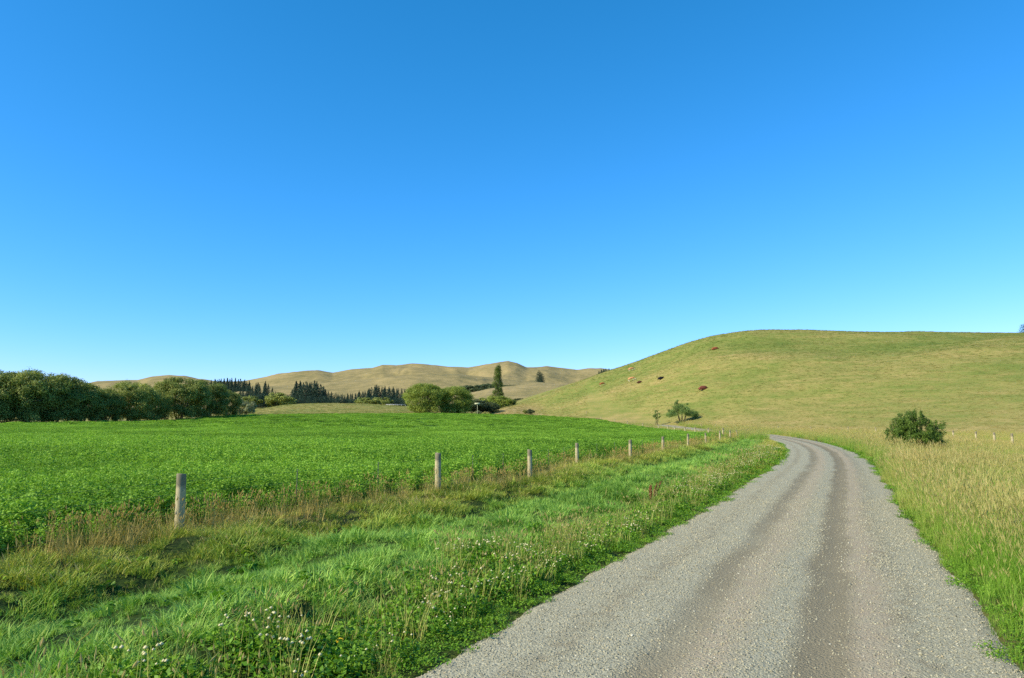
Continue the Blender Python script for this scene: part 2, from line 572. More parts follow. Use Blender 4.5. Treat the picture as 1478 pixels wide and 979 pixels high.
def road_mat():
    m, t, out = new_mat("gravel_road")
    geo = t.nodes.new("ShaderNodeNewGeometry"); pos = geo.outputs['Position']
    u = attr(t, 'u'); v = attr(t, 'v')
    cmb = N(t, "ShaderNodeCombineXYZ", {0: u, 1: mth(t, 'MULTIPLY', v, .12), 2: 0.0}).outputs[0]
    lng = noise(t, cmb, 2.2, 5, .6)
    lng2 = noise(t, cmb, 9, 4, .6)
    fine = noise(t, pos, 45, 4, .75)
    mid = noise(t, pos, 5, 5, .7)
    uw = mth(t, 'ADD', u, mth(t, 'MULTIPLY', mth(t, 'SUBTRACT', lng, .5), .06))

    def band(c, w, soft):
        d = mth(t, 'ABSOLUTE', mth(t, 'SUBTRACT', uw, c))
        return rng(t, d, w + soft, w, 0, 1)
    vor = N(t, "ShaderNodeTexVoronoi", {'Vector': pos, 'Scale': 42}).outputs
    vor2 = N(t, "ShaderNodeTexVoronoi", {'Vector': pos, 'Scale': 95}).outputs
    sepc = N(t, "ShaderNodeSeparateColor", {'Color': vor['Color']}).outputs[0]
    sepc2 = N(t, "ShaderNodeSeparateColor", {'Color': vor2['Color']}).outputs[1]
    k = mth(t, 'ADD', mth(t, 'MULTIPLY', sepc, .5), mth(t, 'MULTIPLY', sepc2, .5))
    grav = ramp(t, k, [(0, (.18, .163, .105)), (.35, (.33, .30, .19)), (.8, (.43, .39, .25)), (1, (.54, .495, .33))])
    grav = mixc(t, rng(t, mid, .35, .7, 0, .35), grav, (.40, .36, .25))
    dirt = mixc(t, mth(t, 'ADD', mth(t, 'MULTIPLY', fine, .5), mth(t, 'MULTIPLY', lng2, .5)), (.19, .155, .09), (.29, .24, .145))
    pink = mixc(t, fine, (.32, .25, .155), (.43, .345, .225))
    c = grav
    brk = rng(t, mid, .35, .6, .5, 1)
    c = mixc(t, mth(t, 'MULTIPLY', mth(t, 'MULTIPLY', band(.735, .03, .06), .95), brk), c, pink)
    c = mixc(t, mth(t, 'MULTIPLY', mth(t, 'MULTIPLY', band(.46, .025, .06), .85), brk), c, pink)
    c = mixc(t, mth(t, 'MULTIPLY', band(.655, .036, .035), .93), c, dirt)
    c = mixc(t, mth(t, 'MULTIPLY', mth(t, 'MULTIPLY', band(.385, .024, .045), .85), rng(t, lng, .3, .55, .5, 1)), c, dirt)
    c = mixc(t, mth(t, 'MULTIPLY', mth(t, 'MULTIPLY', band(.815, .012, .05), .7), rng(t, mid, .45, .6)), c, dirt)
    c = mixc(t, mth(t, 'MULTIPLY', mth(t, 'MULTIPLY', band(.19, .010, .045), .7), rng(t, mid, .4, .6)), c, dirt)
    b = N(t, "ShaderNodeBsdfPrincipled", {'Base Color': c, 'Roughness': .95, 'Specular IOR Level': .1})
    hb = mth(t, 'ADD', mth(t, 'MULTIPLY', vor['Distance'], -.012), mth(t, 'MULTIPLY', vor2['Distance'], -.006))
    hb = mth(t, 'ADD', hb, mth(t, 'MULTIPLY', lng2, .012))
    bp = N(t, "ShaderNodeBump", {'Height': hb, 'Strength': .8, 'Distance': 1.0})
    t.links.new(bp.outputs[0], b.inputs['Normal'])
    t.links.new(b.outputs[0], out.inputs[0])
    return m


def stone_mat():
    m, t, out = new_mat("road_stone")
    ti = attr(t, 'tint', True)
    c = ramp(t, ti, [(0, (.20, .185, .13)), (.35, (.31, .285, .185)), (.85, (.43, .395, .26)), (.95, (.40, .32, .18)), (1, (.58, .54, .40))])
    b = N(t, "ShaderNodeBsdfPrincipled", {'Base Color': c, 'Roughness': .85, 'Specular IOR Level': .2})
    t.links.new(b.outputs[0], out.inputs[0])
    return m


def plain_mat(name, col, rough=.6, metal=0, spec=.3):
    m, t, out = new_mat(name)
    tc = t.nodes.new("ShaderNodeTexCoord")
    n = noise(t, tc.outputs['Object'], 9, 4)
    c = mixc(t, rng(t, n, .3, .7), tuple(x * .8 for x in col), tuple(min(1, x * 1.15) for x in col))
    b = N(t, "ShaderNodeBsdfPrincipled", {'Base Color': c, 'Roughness': rough, 'Metallic': metal, 'Specular IOR Level': spec})
    t.links.new(b.outputs[0], out.inputs[0])
    return m


def post_mat():
    m, t, out = new_mat("weathered_post_wood")
    tc = t.nodes.new("ShaderNodeTexCoord"); ob = tc.outputs['Object']
    mp = N(t, "ShaderNodeMapping", {'Vector': ob, 'Scale': (1, 1, .07)})
    n = noise(t, mp.outputs[0], 60, 5, .7)
    n2 = noise(t, ob, 14, 4, .6)
    sep = N(t, "ShaderNodeSeparateXYZ", {0: ob}).outputs[2]
    c = mixc(t, rng(t, n, .3, .7), (.33, .27, .13), (.58, .49, .28))
    c = mixc(t, mth(t, 'MULTIPLY', rng(t, mth(t, 'ADD', sep, mth(t, 'MULTIPLY', n2, .12)), .86, .94), .8), c, (.17, .15, .095))
    c = mixc(t, mth(t, 'MULTIPLY', rng(t, n2, .56, .66), .45), c, (.16, .15, .11))
    c = mixc(t, rng(t, mth(t, 'ADD', sep, mth(t, 'MULTIPLY', n2, .3)), .45, .22, 0, .5), c, (.20, .165, .10))
    b = N(t, "ShaderNodeBsdfPrincipled", {'Base Color': c, 'Roughness': .9, 'Specular IOR Level': .1})
    bp = N(t, "ShaderNodeBump", {'Height': n, 'Strength': .7, 'Distance': .006})
    t.links.new(bp.outputs[0], b.inputs['Normal'])
    t.links.new(b.outputs[0], out.inputs[0])
    return m


# ------------------------------------------------------------------ the ground: one sheet out to the horizon
M_GROUND = ground_mat()


def build_ground():
    th_f = np.radians(np.linspace(-40, 40, 640))
    th_s = np.radians(np.linspace(40, 320, 72)[1:-1])
    th = np.concatenate([th_f, th_s]); nc = len(th)
    r = np.concatenate([np.geomspace(.6, 90, 250), np.geomspace(90, 520, 230)[1:], np.geomspace(520, 6000, 190)[1:]]); nr = len(r)
    R, T = np.meshgrid(r, th, indexing='ij')
    X = (R * np.sin(T)).ravel(); Y = (R * np.cos(T)).ravel()
    Z = H(X, Y)
    fd = in_field(X, Y)
    inf = sstep(0.7, 2.4, fd)
    Z = Z + inf * 0.33 - road_mask(X, Y) * 0.06
    p, D, t_ = polar(X, Y)
    gx = fence_x(Y)
    rl = curve(RLY, RLX, Y)
    crop = sstep(.3, .8, fd)
    verge = sstep(0, .6, X - gx) * (1 - sstep(-.3, .2, X - rl)) * (Y < 95) + sstep(-.1, .2, X - rl - 4.3) * (1 - sstep(1.2, 4.0, X - rl - 4.3)) * (Y < 95) * .8
    soil = (1 - sstep(.2, 1.2, np.abs(fd - .1))) * .8 * (D < 300)
    gold = 0.5 + 0 * X
    strip = (X > rl) & (D < 110)
    gold = np.where(strip, .95, gold)
    t = (D - np.interp(p, _PH, _ff)) / (np.interp(p, _PH, _cc) - np.interp(p, _PH, _ff))
    foot = np.exp(-((t + .06) / .13) ** 2) * (p > 690)
    tv = 0.52 + 0.22 * np.clip((p - 860) / 600, -0.4, 1) - 0.1 * np.sin(p / 90.0)
    gold = gold + .62 * foot + (p > 640) * (.20 * np.exp(-((t - tv + .17) / .08) ** 2) - .22 * np.exp(-((t - tv - .02) / .10) ** 2)) * (t > 0)
    gold = np.where((D > 95) & (t < 0.02) & (p > 690), .92, gold)
    gold = gold + (.62 - gold) * (1 - sstep(660, 700, p)) * (fd < 0) * (D > 90) * (D < 560)
    gold = gold + (1.15 - gold) * (1 - sstep(30, 60, np.abs(D - 345))) * sstep(692, 706, p) * (1 - sstep(750, 800, p))
    far = sstep(520, 640, D) * (1 - ((p > 690) & (t < 2.5)) * 1.0)
    V = np.stack([X, Y, Z], 1)
    V = np.vstack([V, [[0, 0, -.06]]])
    i, j = np.meshgrid(np.arange(nr - 1), np.arange(nc), indexing='ij')
    a = i * nc + j; b = i * nc + (j + 1) % nc
    q = np.stack([a, a + nc, b + nc, b], -1).reshape(-1, 4)
    jj = np.arange(nc)
    tr = np.stack([np.full(nc, len(V) - 1), jj, (jj + 1) % nc], 1)
    ap = lambda x: np.append(x, 0)
    me = mesh_np("ground", V, [tr, q], [M_GROUND], {'crop': ap(crop), 'gold': ap(gold), 'far': ap(far), 'verge': ap(np.clip(verge, 0, 1)), 'soil': ap(soil)}, smooth=True)
    tag(link("ground", me), "rolling farmland from the roadside paddock up to the dry golden hills", kind='structure')


build_ground()


def road_z(X, Y):
    return H(X, Y)


def build_road():
    Y = np.concatenate([np.arange(-30, 30, .12), np.arange(30, 110, .5), np.arange(110, 216, 2)])
    us = np.linspace(0, 1, 61)
    L = road_l(Y); R = road_r(Y)
    V = []; U = []; VV = []
    seg = np.r_[0, np.cumsum(np.hypot(np.diff(L), np.diff(Y)))]
    zc = H(curve(RLY, RLX, Y) + 2.17, Y)
    for u in us:
        X = L + (R - L) * u
        prof = 0.018 + 0.05 * (1 - (2 * u - 1) ** 2)
        rut = -0.022 * np.exp(-((u - .655) / .045) ** 2) - .018 * np.exp(-((u - .385) / .045) ** 2) + .012 * np.exp(-((u - .52) / .05) ** 2) + .012 * np.exp(-((u - .79) / .05) ** 2)
        edge = -0.05 * max(0, (abs(2 * u - 1) - .94) / .06)
        n = 0.006 * fbm(X * 2.5, Y * 2.5, 3)
        V.append(np.stack([X, Y, zc + prof + rut + edge + n], 1)); U.append(np.full(len(Y), u)); VV.append(seg)
    V = np.stack(V, 1).reshape(-1, 3); U = np.stack(U, 1).ravel(); VV = np.stack(VV, 1).ravel()
    n = len(us)
    i, j = np.meshgrid(np.arange(len(Y) - 1), np.arange(n - 1), indexing='ij')
    a = i * n + j
    q = np.stack([a, a + 1, a + n + 1, a + n], -1).reshape(-1, 4)
    me = mesh_np("road", V, [q], [road_mat()], {'u': U, 'v': VV}, smooth=True)
    tag(link("road", me), "grey gravel road with worn wheel tracks curving left towards the hill", kind='structure')


build_road()

# ------------------------------------------------------------------ scatter (ground cover only)
def scatter(name, label, cat, pts, protos, rot, scl, tint, dry=None, idx=None):
    n = len(pts)
    me = mesh_np(name, pts, [], [], {'rot': rot, 'scl': scl, 'tint': tint, 'dry': dry if dry is not None else np.zeros(n)})
    a = me.attributes.new('idx', 'INT', 'POINT')
    a.data.foreach_set("value", np.asarray(idx if idx is not None else _rs.randint(0, len(protos), n), np.int32))
    o = tag(link(name, me), label, cat, kind='stuff')
    g = bpy.data.node_groups.new(name + "_scatter", 'GeometryNodeTree')
    g.interface.new_socket("Geometry", in_out='INPUT', socket_type='NodeSocketGeometry')
    g.interface.new_socket("Geometry", in_out='OUTPUT', socket_type='NodeSocketGeometry')
    gi = g.nodes.new("NodeGroupInput"); go = g.nodes.new("NodeGroupOutput")
    m2p = g.nodes.new("GeometryNodeMeshToPoints")
    g.links.new(gi.outputs[0], m2p.inputs[0])
    iop = g.nodes.new("GeometryNodeInstanceOnPoints")
    g.links.new(m2p.outputs[0], iop.inputs['Points'])
    jn = g.nodes.new("GeometryNodeJoinGeometry")
    for pm in reversed(protos):
        po = bpy.data.objects.new(name + "_source", pm)
        oi = g.nodes.new("GeometryNodeObjectInfo"); oi.inputs['Object'].default_value = po
        oi.inputs['As Instance'].default_value = True
        g.links.new(oi.outputs['Geometry'], jn.inputs[0])
    g.links.new(jn.outputs[0], iop.inputs['Instance'])
    iop.inputs['Pick Instance'].default_value = True

    def na(nm, dt):
        x = g.nodes.new("GeometryNodeInputNamedAttribute"); x.data_type = dt; x.inputs[0].default_value = nm
        return x.outputs[0]
    g.links.new(na('idx', 'INT'), iop.inputs['Instance Index'])
    er = g.nodes.new("FunctionNodeEulerToRotation"); g.links.new(na('rot', 'FLOAT_VECTOR'), er.inputs[0])
    g.links.new(er.outputs[0], iop.inputs['Rotation'])
    g.links.new(na('scl', 'FLOAT'), iop.inputs['Scale'])
    g.links.new(iop.outputs[0], go.inputs[0])
    md = o.modifiers.new("scatter", 'NODES'); md.node_group = g
    return o


def sample(D0, D1, dens, p0=-70, p1=1550, near=True):
    """uniform ground density points in the wedge seen by the lens, with a margin of a few metres"""
    k0 = (p0 - CX) / F; k1 = (p1 - CX) / F
    mg = 2.5 if near else 0
    x0, x1 = k0 * D1 - mg, k1 * D1 + mg
    n = int((x1 - x0) * (D1 - D0) * dens)
    X = _rs.uniform(x0, x1, n); Y = _rs.uniform(D0, D1, n)
    m = (X > k0 * Y - mg) & (X < k1 * Y + mg)
    return X[m], Y[m]


def rots(n, tilt=.12):
    return np.stack([_rs.normal(0, tilt, n), _rs.normal(0, tilt, n), _rs.uniform(0, 6.283, n)], 1)


# --- blade tufts
def tuft(name, mat, n, h, rad, w, lean, seed, heads=0, hfrac=.75, hw=.012, hl=.09, segs=3):
    rs = np.random.RandomState(seed)
    V = []; A = []; HD = []; HT = []; Q = []; T = []; c = 0
    for b in range(n):
        ra = rad * math.sqrt(rs.rand()); az = rs.rand() * 6.283
        bx, by = ra * math.cos(az), ra * math.sin(az)
        la = az + rs.normal(0, .9)
        isH = b < heads
        hh = h * (rs.uniform(.55, 1.05) if not isH else rs.uniform(.95, 1.25))
        ln = lean * rs.uniform(.3, 1.3) * (.6 if isH else 1)
        ww = w * rs.uniform(.7, 1.2) * (.45 if isH else 1)
        px, py = -math.sin(la + rs.normal(0, .6)), math.cos(la + rs.normal(0, .6))
        tv = rs.rand()
        for s in range(segs + 1):
            f = s / segs
            z = hh * (f - .18 * ln * f * f * 1.5); o = hh * ln * f * f
            x = bx + math.cos(la) * o; y = by + math.sin(la) * o
            wd = ww * (1 - f ** 1.6) * .5 + .0002
            if s < segs:
                V += [(x - px * wd, y - py * wd, z), (x + px * wd, y + py * wd, z)]
                A += [tv] * 2; HD += [0, 0]; HT += [f, f]
            else:
                V.append((x, y, z)); A.append(tv); HD.append(0); HT.append(1)
        for s in range(segs - 1):
            k = c + 2 * s; Q.append((k, k + 1, k + 3, k + 2))
        k = c + 2 * (segs - 1); T.append((k, k + 1, k + 2)); c = len(V)
        if isH:
            L = hl * rs.uniform(.7, 1.3); W2 = hw * rs.uniform(.6, 1.2) * .5
            dx, dy = math.cos(la) * ln * 1.2 * L, math.sin(la) * ln * 1.2 * L
            for (qx, qy) in ((px, py), (-py, px)):
                V += [(x - dx, y - dy, z - L * .3), (x + qx * W2, y + qy * W2, z + L * .15), (x + dx, y + dy, z + L * .75), (x - qx * W2, y - qy * W2, z + L * .15)]
                A += [tv] * 4; HD += [hfrac + .25 * tv] * 4; HT += [1] * 4
                Q.append((c, c + 1, c + 2, c + 3)); c += 4
    return mesh_np(name, np.array(V), [np.array(T), np.array(Q)], [mat], {'vt': A, 'head': HD, 'ht': HT})


# --- leafy plant (lucerne and clover): leaflets on thin stems
def leafy(name, mat, n, h, rad, leaf, seed, flowers=0, fmat=None, fsize=.012, top=.35):
    rs = np.random.RandomState(seed)
    az = rs.rand(n) * 6.283; r = rad * np.sqrt(rs.rand(n))
    z = h * (1 - (1 - top) * rs.rand(n) ** 1.7) * (1 - .35 * (r / rad) ** 2) * rs.uniform(.9, 1.08, n)
    c = np.stack([r * np.cos(az), r * np.sin(az), z], 1)
    nrm = rs.normal(0, .55, (n, 3)); nrm[:, 2] += .9; nrm /= np.linalg.norm(nrm, axis=1)[:, None]
    t1 = np.cross(nrm, rs.normal(0, 1, (n, 3))); t1 /= np.linalg.norm(t1, axis=1)[:, None]
    t2 = np.cross(nrm, t1)
    s = (leaf * rs.uniform(.65, 1.25, n))[:, None]
    V = np.stack([c - t1 * s, c + t2 * s * .55 + nrm * s * .15, c + t1 * s, c - t2 * s * .55 + nrm * s * .15], 1).reshape(-1, 3)
    Q = np.arange(4 * n).reshape(-1, 4)
    A = np.repeat(rs.rand(n), 4); HD = np.zeros(4 * n)
    mi = [0] * n
    mats = [mat]
    T = []
    if flowers:
        mats.append(fmat)
        VV = [V]; off = len(V); qq = [Q]
        for _ in range(flowers):
            a = rs.rand() * 6.283; rr = rad * math.sqrt(rs.rand()); hz = h * rs.uniform(1.0, 1.3); s = fsize * rs.uniform(.7, 1.25)
            x, y = rr * math.cos(a), rr * math.sin(a)
            ring = [(x + s * math.cos(k * 1.0472), y + s * math.sin(k * 1.0472), hz) for k in range(6)]
            VV.append(np.array(ring + [(x, y, hz + s * .9), (x, y, hz - s * .7)]))
            for k in range(6):
                T.append((off + k, off + (k + 1) % 6, off + 6)); T.append((off + (k + 1) % 6, off + k, off + 7))
            off += 8
            VV.append(np.array([(x - .0012, y, 0), (x + .0012, y, 0), (x + .0012, y, hz), (x - .0012, y, hz)]))
            qq.append(np.array([[off, off + 1, off + 2, off + 3]])); off += 4; mi.append(0)
        V = np.concatenate(VV); Q = np.concatenate(qq)
        A = np.r_[A, np.full(len(V) - len(A), .7)]; HD = np.zeros(len(V))
        mi = [1] * len(T) + mi
        return mesh_np(name, V, [np.array(T), Q], mats, {'vt': A, 'head': HD, 'ht': HD}, mat_idx=mi)
    return mesh_np(name, V, [Q], mats, {'vt': A, 'head': HD, 'ht': HD}, mat_idx=mi)


M_LUC = grass_mat("lucerne_leaf", (.09, .20, .016), (.36, .58, .065), (.14, .28, .02), (.42, .60, .08), transl=.33, rough=.6, spec=.15)
M_LUSH = grass_mat("lush_grass", (.12, .25, .030), (.40, .64, .115), (.30, .29, .035), (.72, .62, .12), head=(.50, .40, .15), transl=.27, rough=.6, spec=.2)
M_DRY = grass_mat("dry_grass", (.12, .20, .025), (.30, .40, .05), (.40, .36, .08), (.64, .55, .18), head=(.55, .42, .17), transl=.28)
M_GOLD = grass_mat("golden_grass", (.12, .25, .02), (.30, .50, .05), (.33, .31, .06), (.58, .51, .17), head=(.60, .46, .19), transl=.3)
M_HILLG = grass_mat("hill_grass", (.12, .18, .03), (.22, .26, .055), (.30, .26, .075), (.46, .37, .14), head=(.4, .3, .13), transl=.25)
M_CLOV = grass_mat("clover_leaf", (.055, .15, .010), (.21, .42, .03), (.13, .22, .015), (.32, .44, .035), transl=.3, rough=.5)
M_WHITE = plain_mat("clover_flower", (.66, .58, .30), .8)
M_STEM = grass_mat("brown_stems", (.16, .16, .03), (.34, .30, .07), (.32, .23, .06), (.68, .52, .17), head=(.58, .41, .13), transl=.15)


def cat2(*a): return tuple(np.concatenate(x) for x in zip(*a))


def field_scatter():
    protos = [leafy("lucerne_plant", M_LUC, 120, .52, .17, .026, 31 + k, top=.3) for k in range(4)]
    big = [leafy("lucerne_patch", M_LUC, 420, .26, .62, .042, 41 + k, top=.3) for k in range(3)]
    huge = [leafy("lucerne_swath", M_LUC, 500, .22, 1.5, .09, 51 + k, top=.3) for k in range(3)]
    P = []; S = []; I = []
    for (D0, D1, dn, sc, kind) in ((4, 24, 30, 1, 0), (24, 46, 15, 1.25, 0), (46, 110, 1.6, 1.0, 1), (110, 305, .22, 1.0, 2)):
        X, Y = sample(D0, D1, dn)
        fd = in_field(X, Y)
        m = fd > .45 + .3 * _rs.rand(len(X)); X, Y, fd = X[m], Y[m], fd[m]
        z = H(X, Y)
        raise_ = sstep(.7, 2.4, fd) * .33
        if kind == 0:
            z = z + np.minimum(raise_, .18) - .02; s = sc * _rs.uniform(.8, 1.15, len(X)) * (.82 + .18 * sstep(.4, 1.3, fd))
            ii = _rs.randint(0, 4, len(X))
            s = s * (1 + .22 * fbm(X / .6, Y / .6, 3, 9.))
        else:
            z = z + raise_ - (.02 if kind == 1 else .08); s = sc * _rs.uniform(.75, 1.2, len(X)); ii = _rs.randint(0, 3, len(X)) + (4 if kind == 1 else 7)
        P.append(np.stack([X, Y, z], 1)); S.append(s); I.append(ii)
    P = np.concatenate(P); S = np.concatenate(S); I = np.concatenate(I)
    t = np.clip(.5 + .9 * fbm(P[:, 0] / 7, P[:, 1] / 7, 3) + _rs.normal(0, .15, len(P)), 0, 1)
    scatter("lucerne_crop", "dense low bright green leafy crop filling the fenced paddock", "crop", P, protos + big + huge, rots(len(P), .08), S, t, _rs.rand(len(P)) * .3, I)


def verge_scatter():
    lush = [tuft("lush_tuft", M_LUSH, 42, .135, .12, .0105, 1.0, 61 + k) for k in range(4)]
    rough = [tuft("rough_tuft", M_LUSH, 38, .19, .12, .010, .9, 71 + k, heads=1, hfrac=.8) for k in range(3)]
    P = []; S = []; T = []; DR = []; I = []
    broad = [leafy("broad_weed", M_CLOV, 26, .13, .13, .05, 171 + k, top=.3) for k in range(2)]
    for (D0, D1, dn, sc) in ((2.2, 14, 105, 1), (14, 30, 62, 1.15), (30, 60, 20, 1.6), (60, 112, 6, 2.2)):
        X, Y = sample(D0, D1, dn)
        gx = fence_x(Y); rl = road_l(Y)
        s = (X - gx) / (rl - gx)
        lf = (s > -.03) & (X < rl + .05)
        X, Y, s, gx, rl = X[lf], Y[lf], s[lf], gx[lf], rl[lf]
        swl = fbm(X / 1.1, Y / 1.1, 3, 1.0)
        pk = fbm(X / .7, Y / .7, 2, 77.)
        keep = _rs.rand(len(X)) < np.clip(.95 - .75 * (s > .72) * sstep(12, 6, Y * 0 + 9) * .5 + swl * .8, .08, 1)
        X, Y, s, swl, rl, pk = X[keep], Y[keep], s[keep], swl[keep], rl[keep], pk[keep]
        n1 = fbm(X / 2.0, Y / 2.0, 3, 12.0)
        # yellow-brown near the fence, lush in the middle, paler along the road
        nearf = 1 - sstep(.08, .32, s + n1 * .18)
        roads = sstep(.70, .88, s + n1 * .1)
        dry = np.clip(.66 * nearf + .75 * roads * sstep(12, 30, Y) + .15 * roads + n1 * .25 + _rs.normal(0, .10, len(X)), 0, 1)
        isr = (_rs.rand(len(X)) < .75 * nearf + .45 * roads)
        edge = sstep(0, .5, rl - X)
        hh = np.where(isr, _rs.uniform(.7, 1.15, len(X)), _rs.uniform(.7, 1.25, len(X))) * sc * (1 + .35 * swl) * (.35 + .65 * edge)
        cl_ = fbm(X / .45, Y / .45, 2, 41.)
        hh = np.clip(hh * (1 + .9 * cl_), .35, 2.2) * np.where((roads > .5) & (Y < 26), .62, 1) * (.58 + .42 * sstep(-.6, -.3, pk))
        ii = np.where(isr, 4 + _rs.randint(0, 3, len(X)), _rs.randint(0, 4, len(X)))
        bw = (_rs.rand(len(X)) < .035 * (fbm(X / 1.3, Y / 1.3, 2, 51.) > .05) * (Y < 30)) ; ii = np.where(bw, 7 + _rs.randint(0, 2, len(X)), ii); hh = np.where(bw, np.minimum(hh, 1.0), hh)
        tn = np.clip(.5 + 1.0 * n1 + _rs.normal(0, .18, len(X)), 0, 1)
        P.append(np.stack([X, Y, H(X, Y) - .02], 1)); S.append(hh); T.append(tn); DR.append(dry); I.append(ii)
    P = np.concatenate(P); S = np.concatenate(S); T = np.concatenate(T); DR = np.concatenate(DR); I = np.concatenate(I)
    r = rots(len(P), .16); r[:, 0] += .12
    scatter("verge_grass", "lush green grass on the strip between fence and gravel road", "grass", P, lush + rough + broad, r, S, T, DR, I)


def fence_weeds():
    pr = [tuft("stem_tuft", M_STEM, 20, .50, .12, .010, .34, 81 + k, heads=9, hfrac=.6, hw=.020, hl=.075) for k in range(4)]
    P = []; S = []
    for (D0, D1, dn, sc) in ((2, 25, 34, 1), (25, 60, 18, 1.1), (60, 92, 8, 1.3)):
        X, Y = sample(D0, D1, dn)
        d = X - fence_x(Y)
        n1 = fbm(X / 1.6, Y / 1.6, 3, 3.0)
        m = (d > -.55) & (d < .75) & (_rs.rand(len(X)) < np.clip(.65 + n1 * 1.2, .22, 1) * np.exp(-((d + .02) / .36) ** 2))
        X, Y = X[m], Y[m]
        P.append(np.stack([X, Y, H(X, Y) - .02], 1)); S.append(sc * _rs.uniform(.55, 1.15, len(X)))
    P = np.concatenate(P); S = np.concatenate(S)
    scatter("fence_line_weeds", "brown dry seeding stems standing along the foot of the paddock fence", "dry weeds", P, pr, rots(len(P), .16), S,
            _rs.rand(len(P)), np.clip(_rs.normal(.65, .25, len(P)), 0, 1))


def clover_scatter():
    pr = [leafy("clover_patch", M_CLOV, 110, .15, .14, .018, 91 + k, flowers=f, fmat=M_WHITE, fsize=.011, top=.2) for k, f in enumerate((0, 3, 6))]
    sd = [tuft("plantain_tuft", M_DRY, 16, .32, .10, .008, .35, 95 + k, heads=7, hfrac=.7, hw=.011, hl=.035) for k in range(2)]
    P = []; S = []; I = []; DR = []
    for (D0, D1, dn, sc) in ((2.2, 13, 60, 1), (13, 26, 34, 1.1), (26, 50, 10, 1.6)):
        X, Y = sample(D0, D1, dn)
        rl = road_l(Y); d = rl - X
        n1 = fbm(X / 1.2, Y / 1.2, 3, 7.0)
        lim = 1.55 + .9 * n1
        m = (d > .12) & (d < lim)
        X, Y, d, n1 = X[m], Y[m], d[m], n1[m]
        h = sc * (.45 + .75 * sstep(.1, .5, d)) * _rs.uniform(.75, 1.25, len(X))
        u = _rs.rand(len(X))
        hot = (n1 > -.22) & (d > .3)
        ii = np.where(u < .24, 3 + _rs.randint(0, 2, len(X)), np.where(hot & (u < .46), 1 + (u > .38), 0))
        P.append(np.stack([X, Y, H(X, Y) - .01], 1)); S.append(h); I.append(ii); DR.append(np.where(ii >= 3, .6, .2) + 0 * X)
    # creeping mats along both gravel edges
    P = np.concatenate(P); S = np.concatenate(S); I = np.concatenate(I); DR = np.concatenate(DR)
    scatter("clover_patch", "clover with white flower heads along the left edge of the gravel", "clover", P, pr + sd, rots(len(P), .1), S, _rs.rand(len(P)), DR, I)
    mt = [leafy("creeping_mat", M_CLOV, 70, .045, .11, .012, 131 + k, top=.1) for k in range(3)]
    Ps = []; Ss = []
    for (D0, D1, dn, sc) in ((2.2, 14, 70, 1), (14, 32, 30, 1.4), (32, 70, 10, 2.2)):
        X, Y = sample(D0, D1, dn)
        rl = road_l(Y); rr = road_r(Y)
        n1 = fbm(X / .5, Y / .5, 3, 5.0)
        dl = X - rl; dr_ = rr - X
        m = ((dl > -.5) & (dl < .10 + .35 * n1)) | ((dr_ > -.3) & (dr_ < .06 + .45 * n1))
        X, Y = X[m], Y[m]
        z = H(X, Y) + .012
        Ps.append(np.stack([X, Y, z], 1)); Ss.append(sc * _rs.uniform(.6, 1.3, len(X)))
    P = np.concatenate(Ps); S = np.concatenate(Ss)
    scatter("creeping_weeds", "low creeping green weeds spilling onto both edges of the gravel", "weeds", P, mt, rots(len(P), .08), S, _rs.uniform(.3, 1, len(P)), _rs.rand(len(P)) * .4)


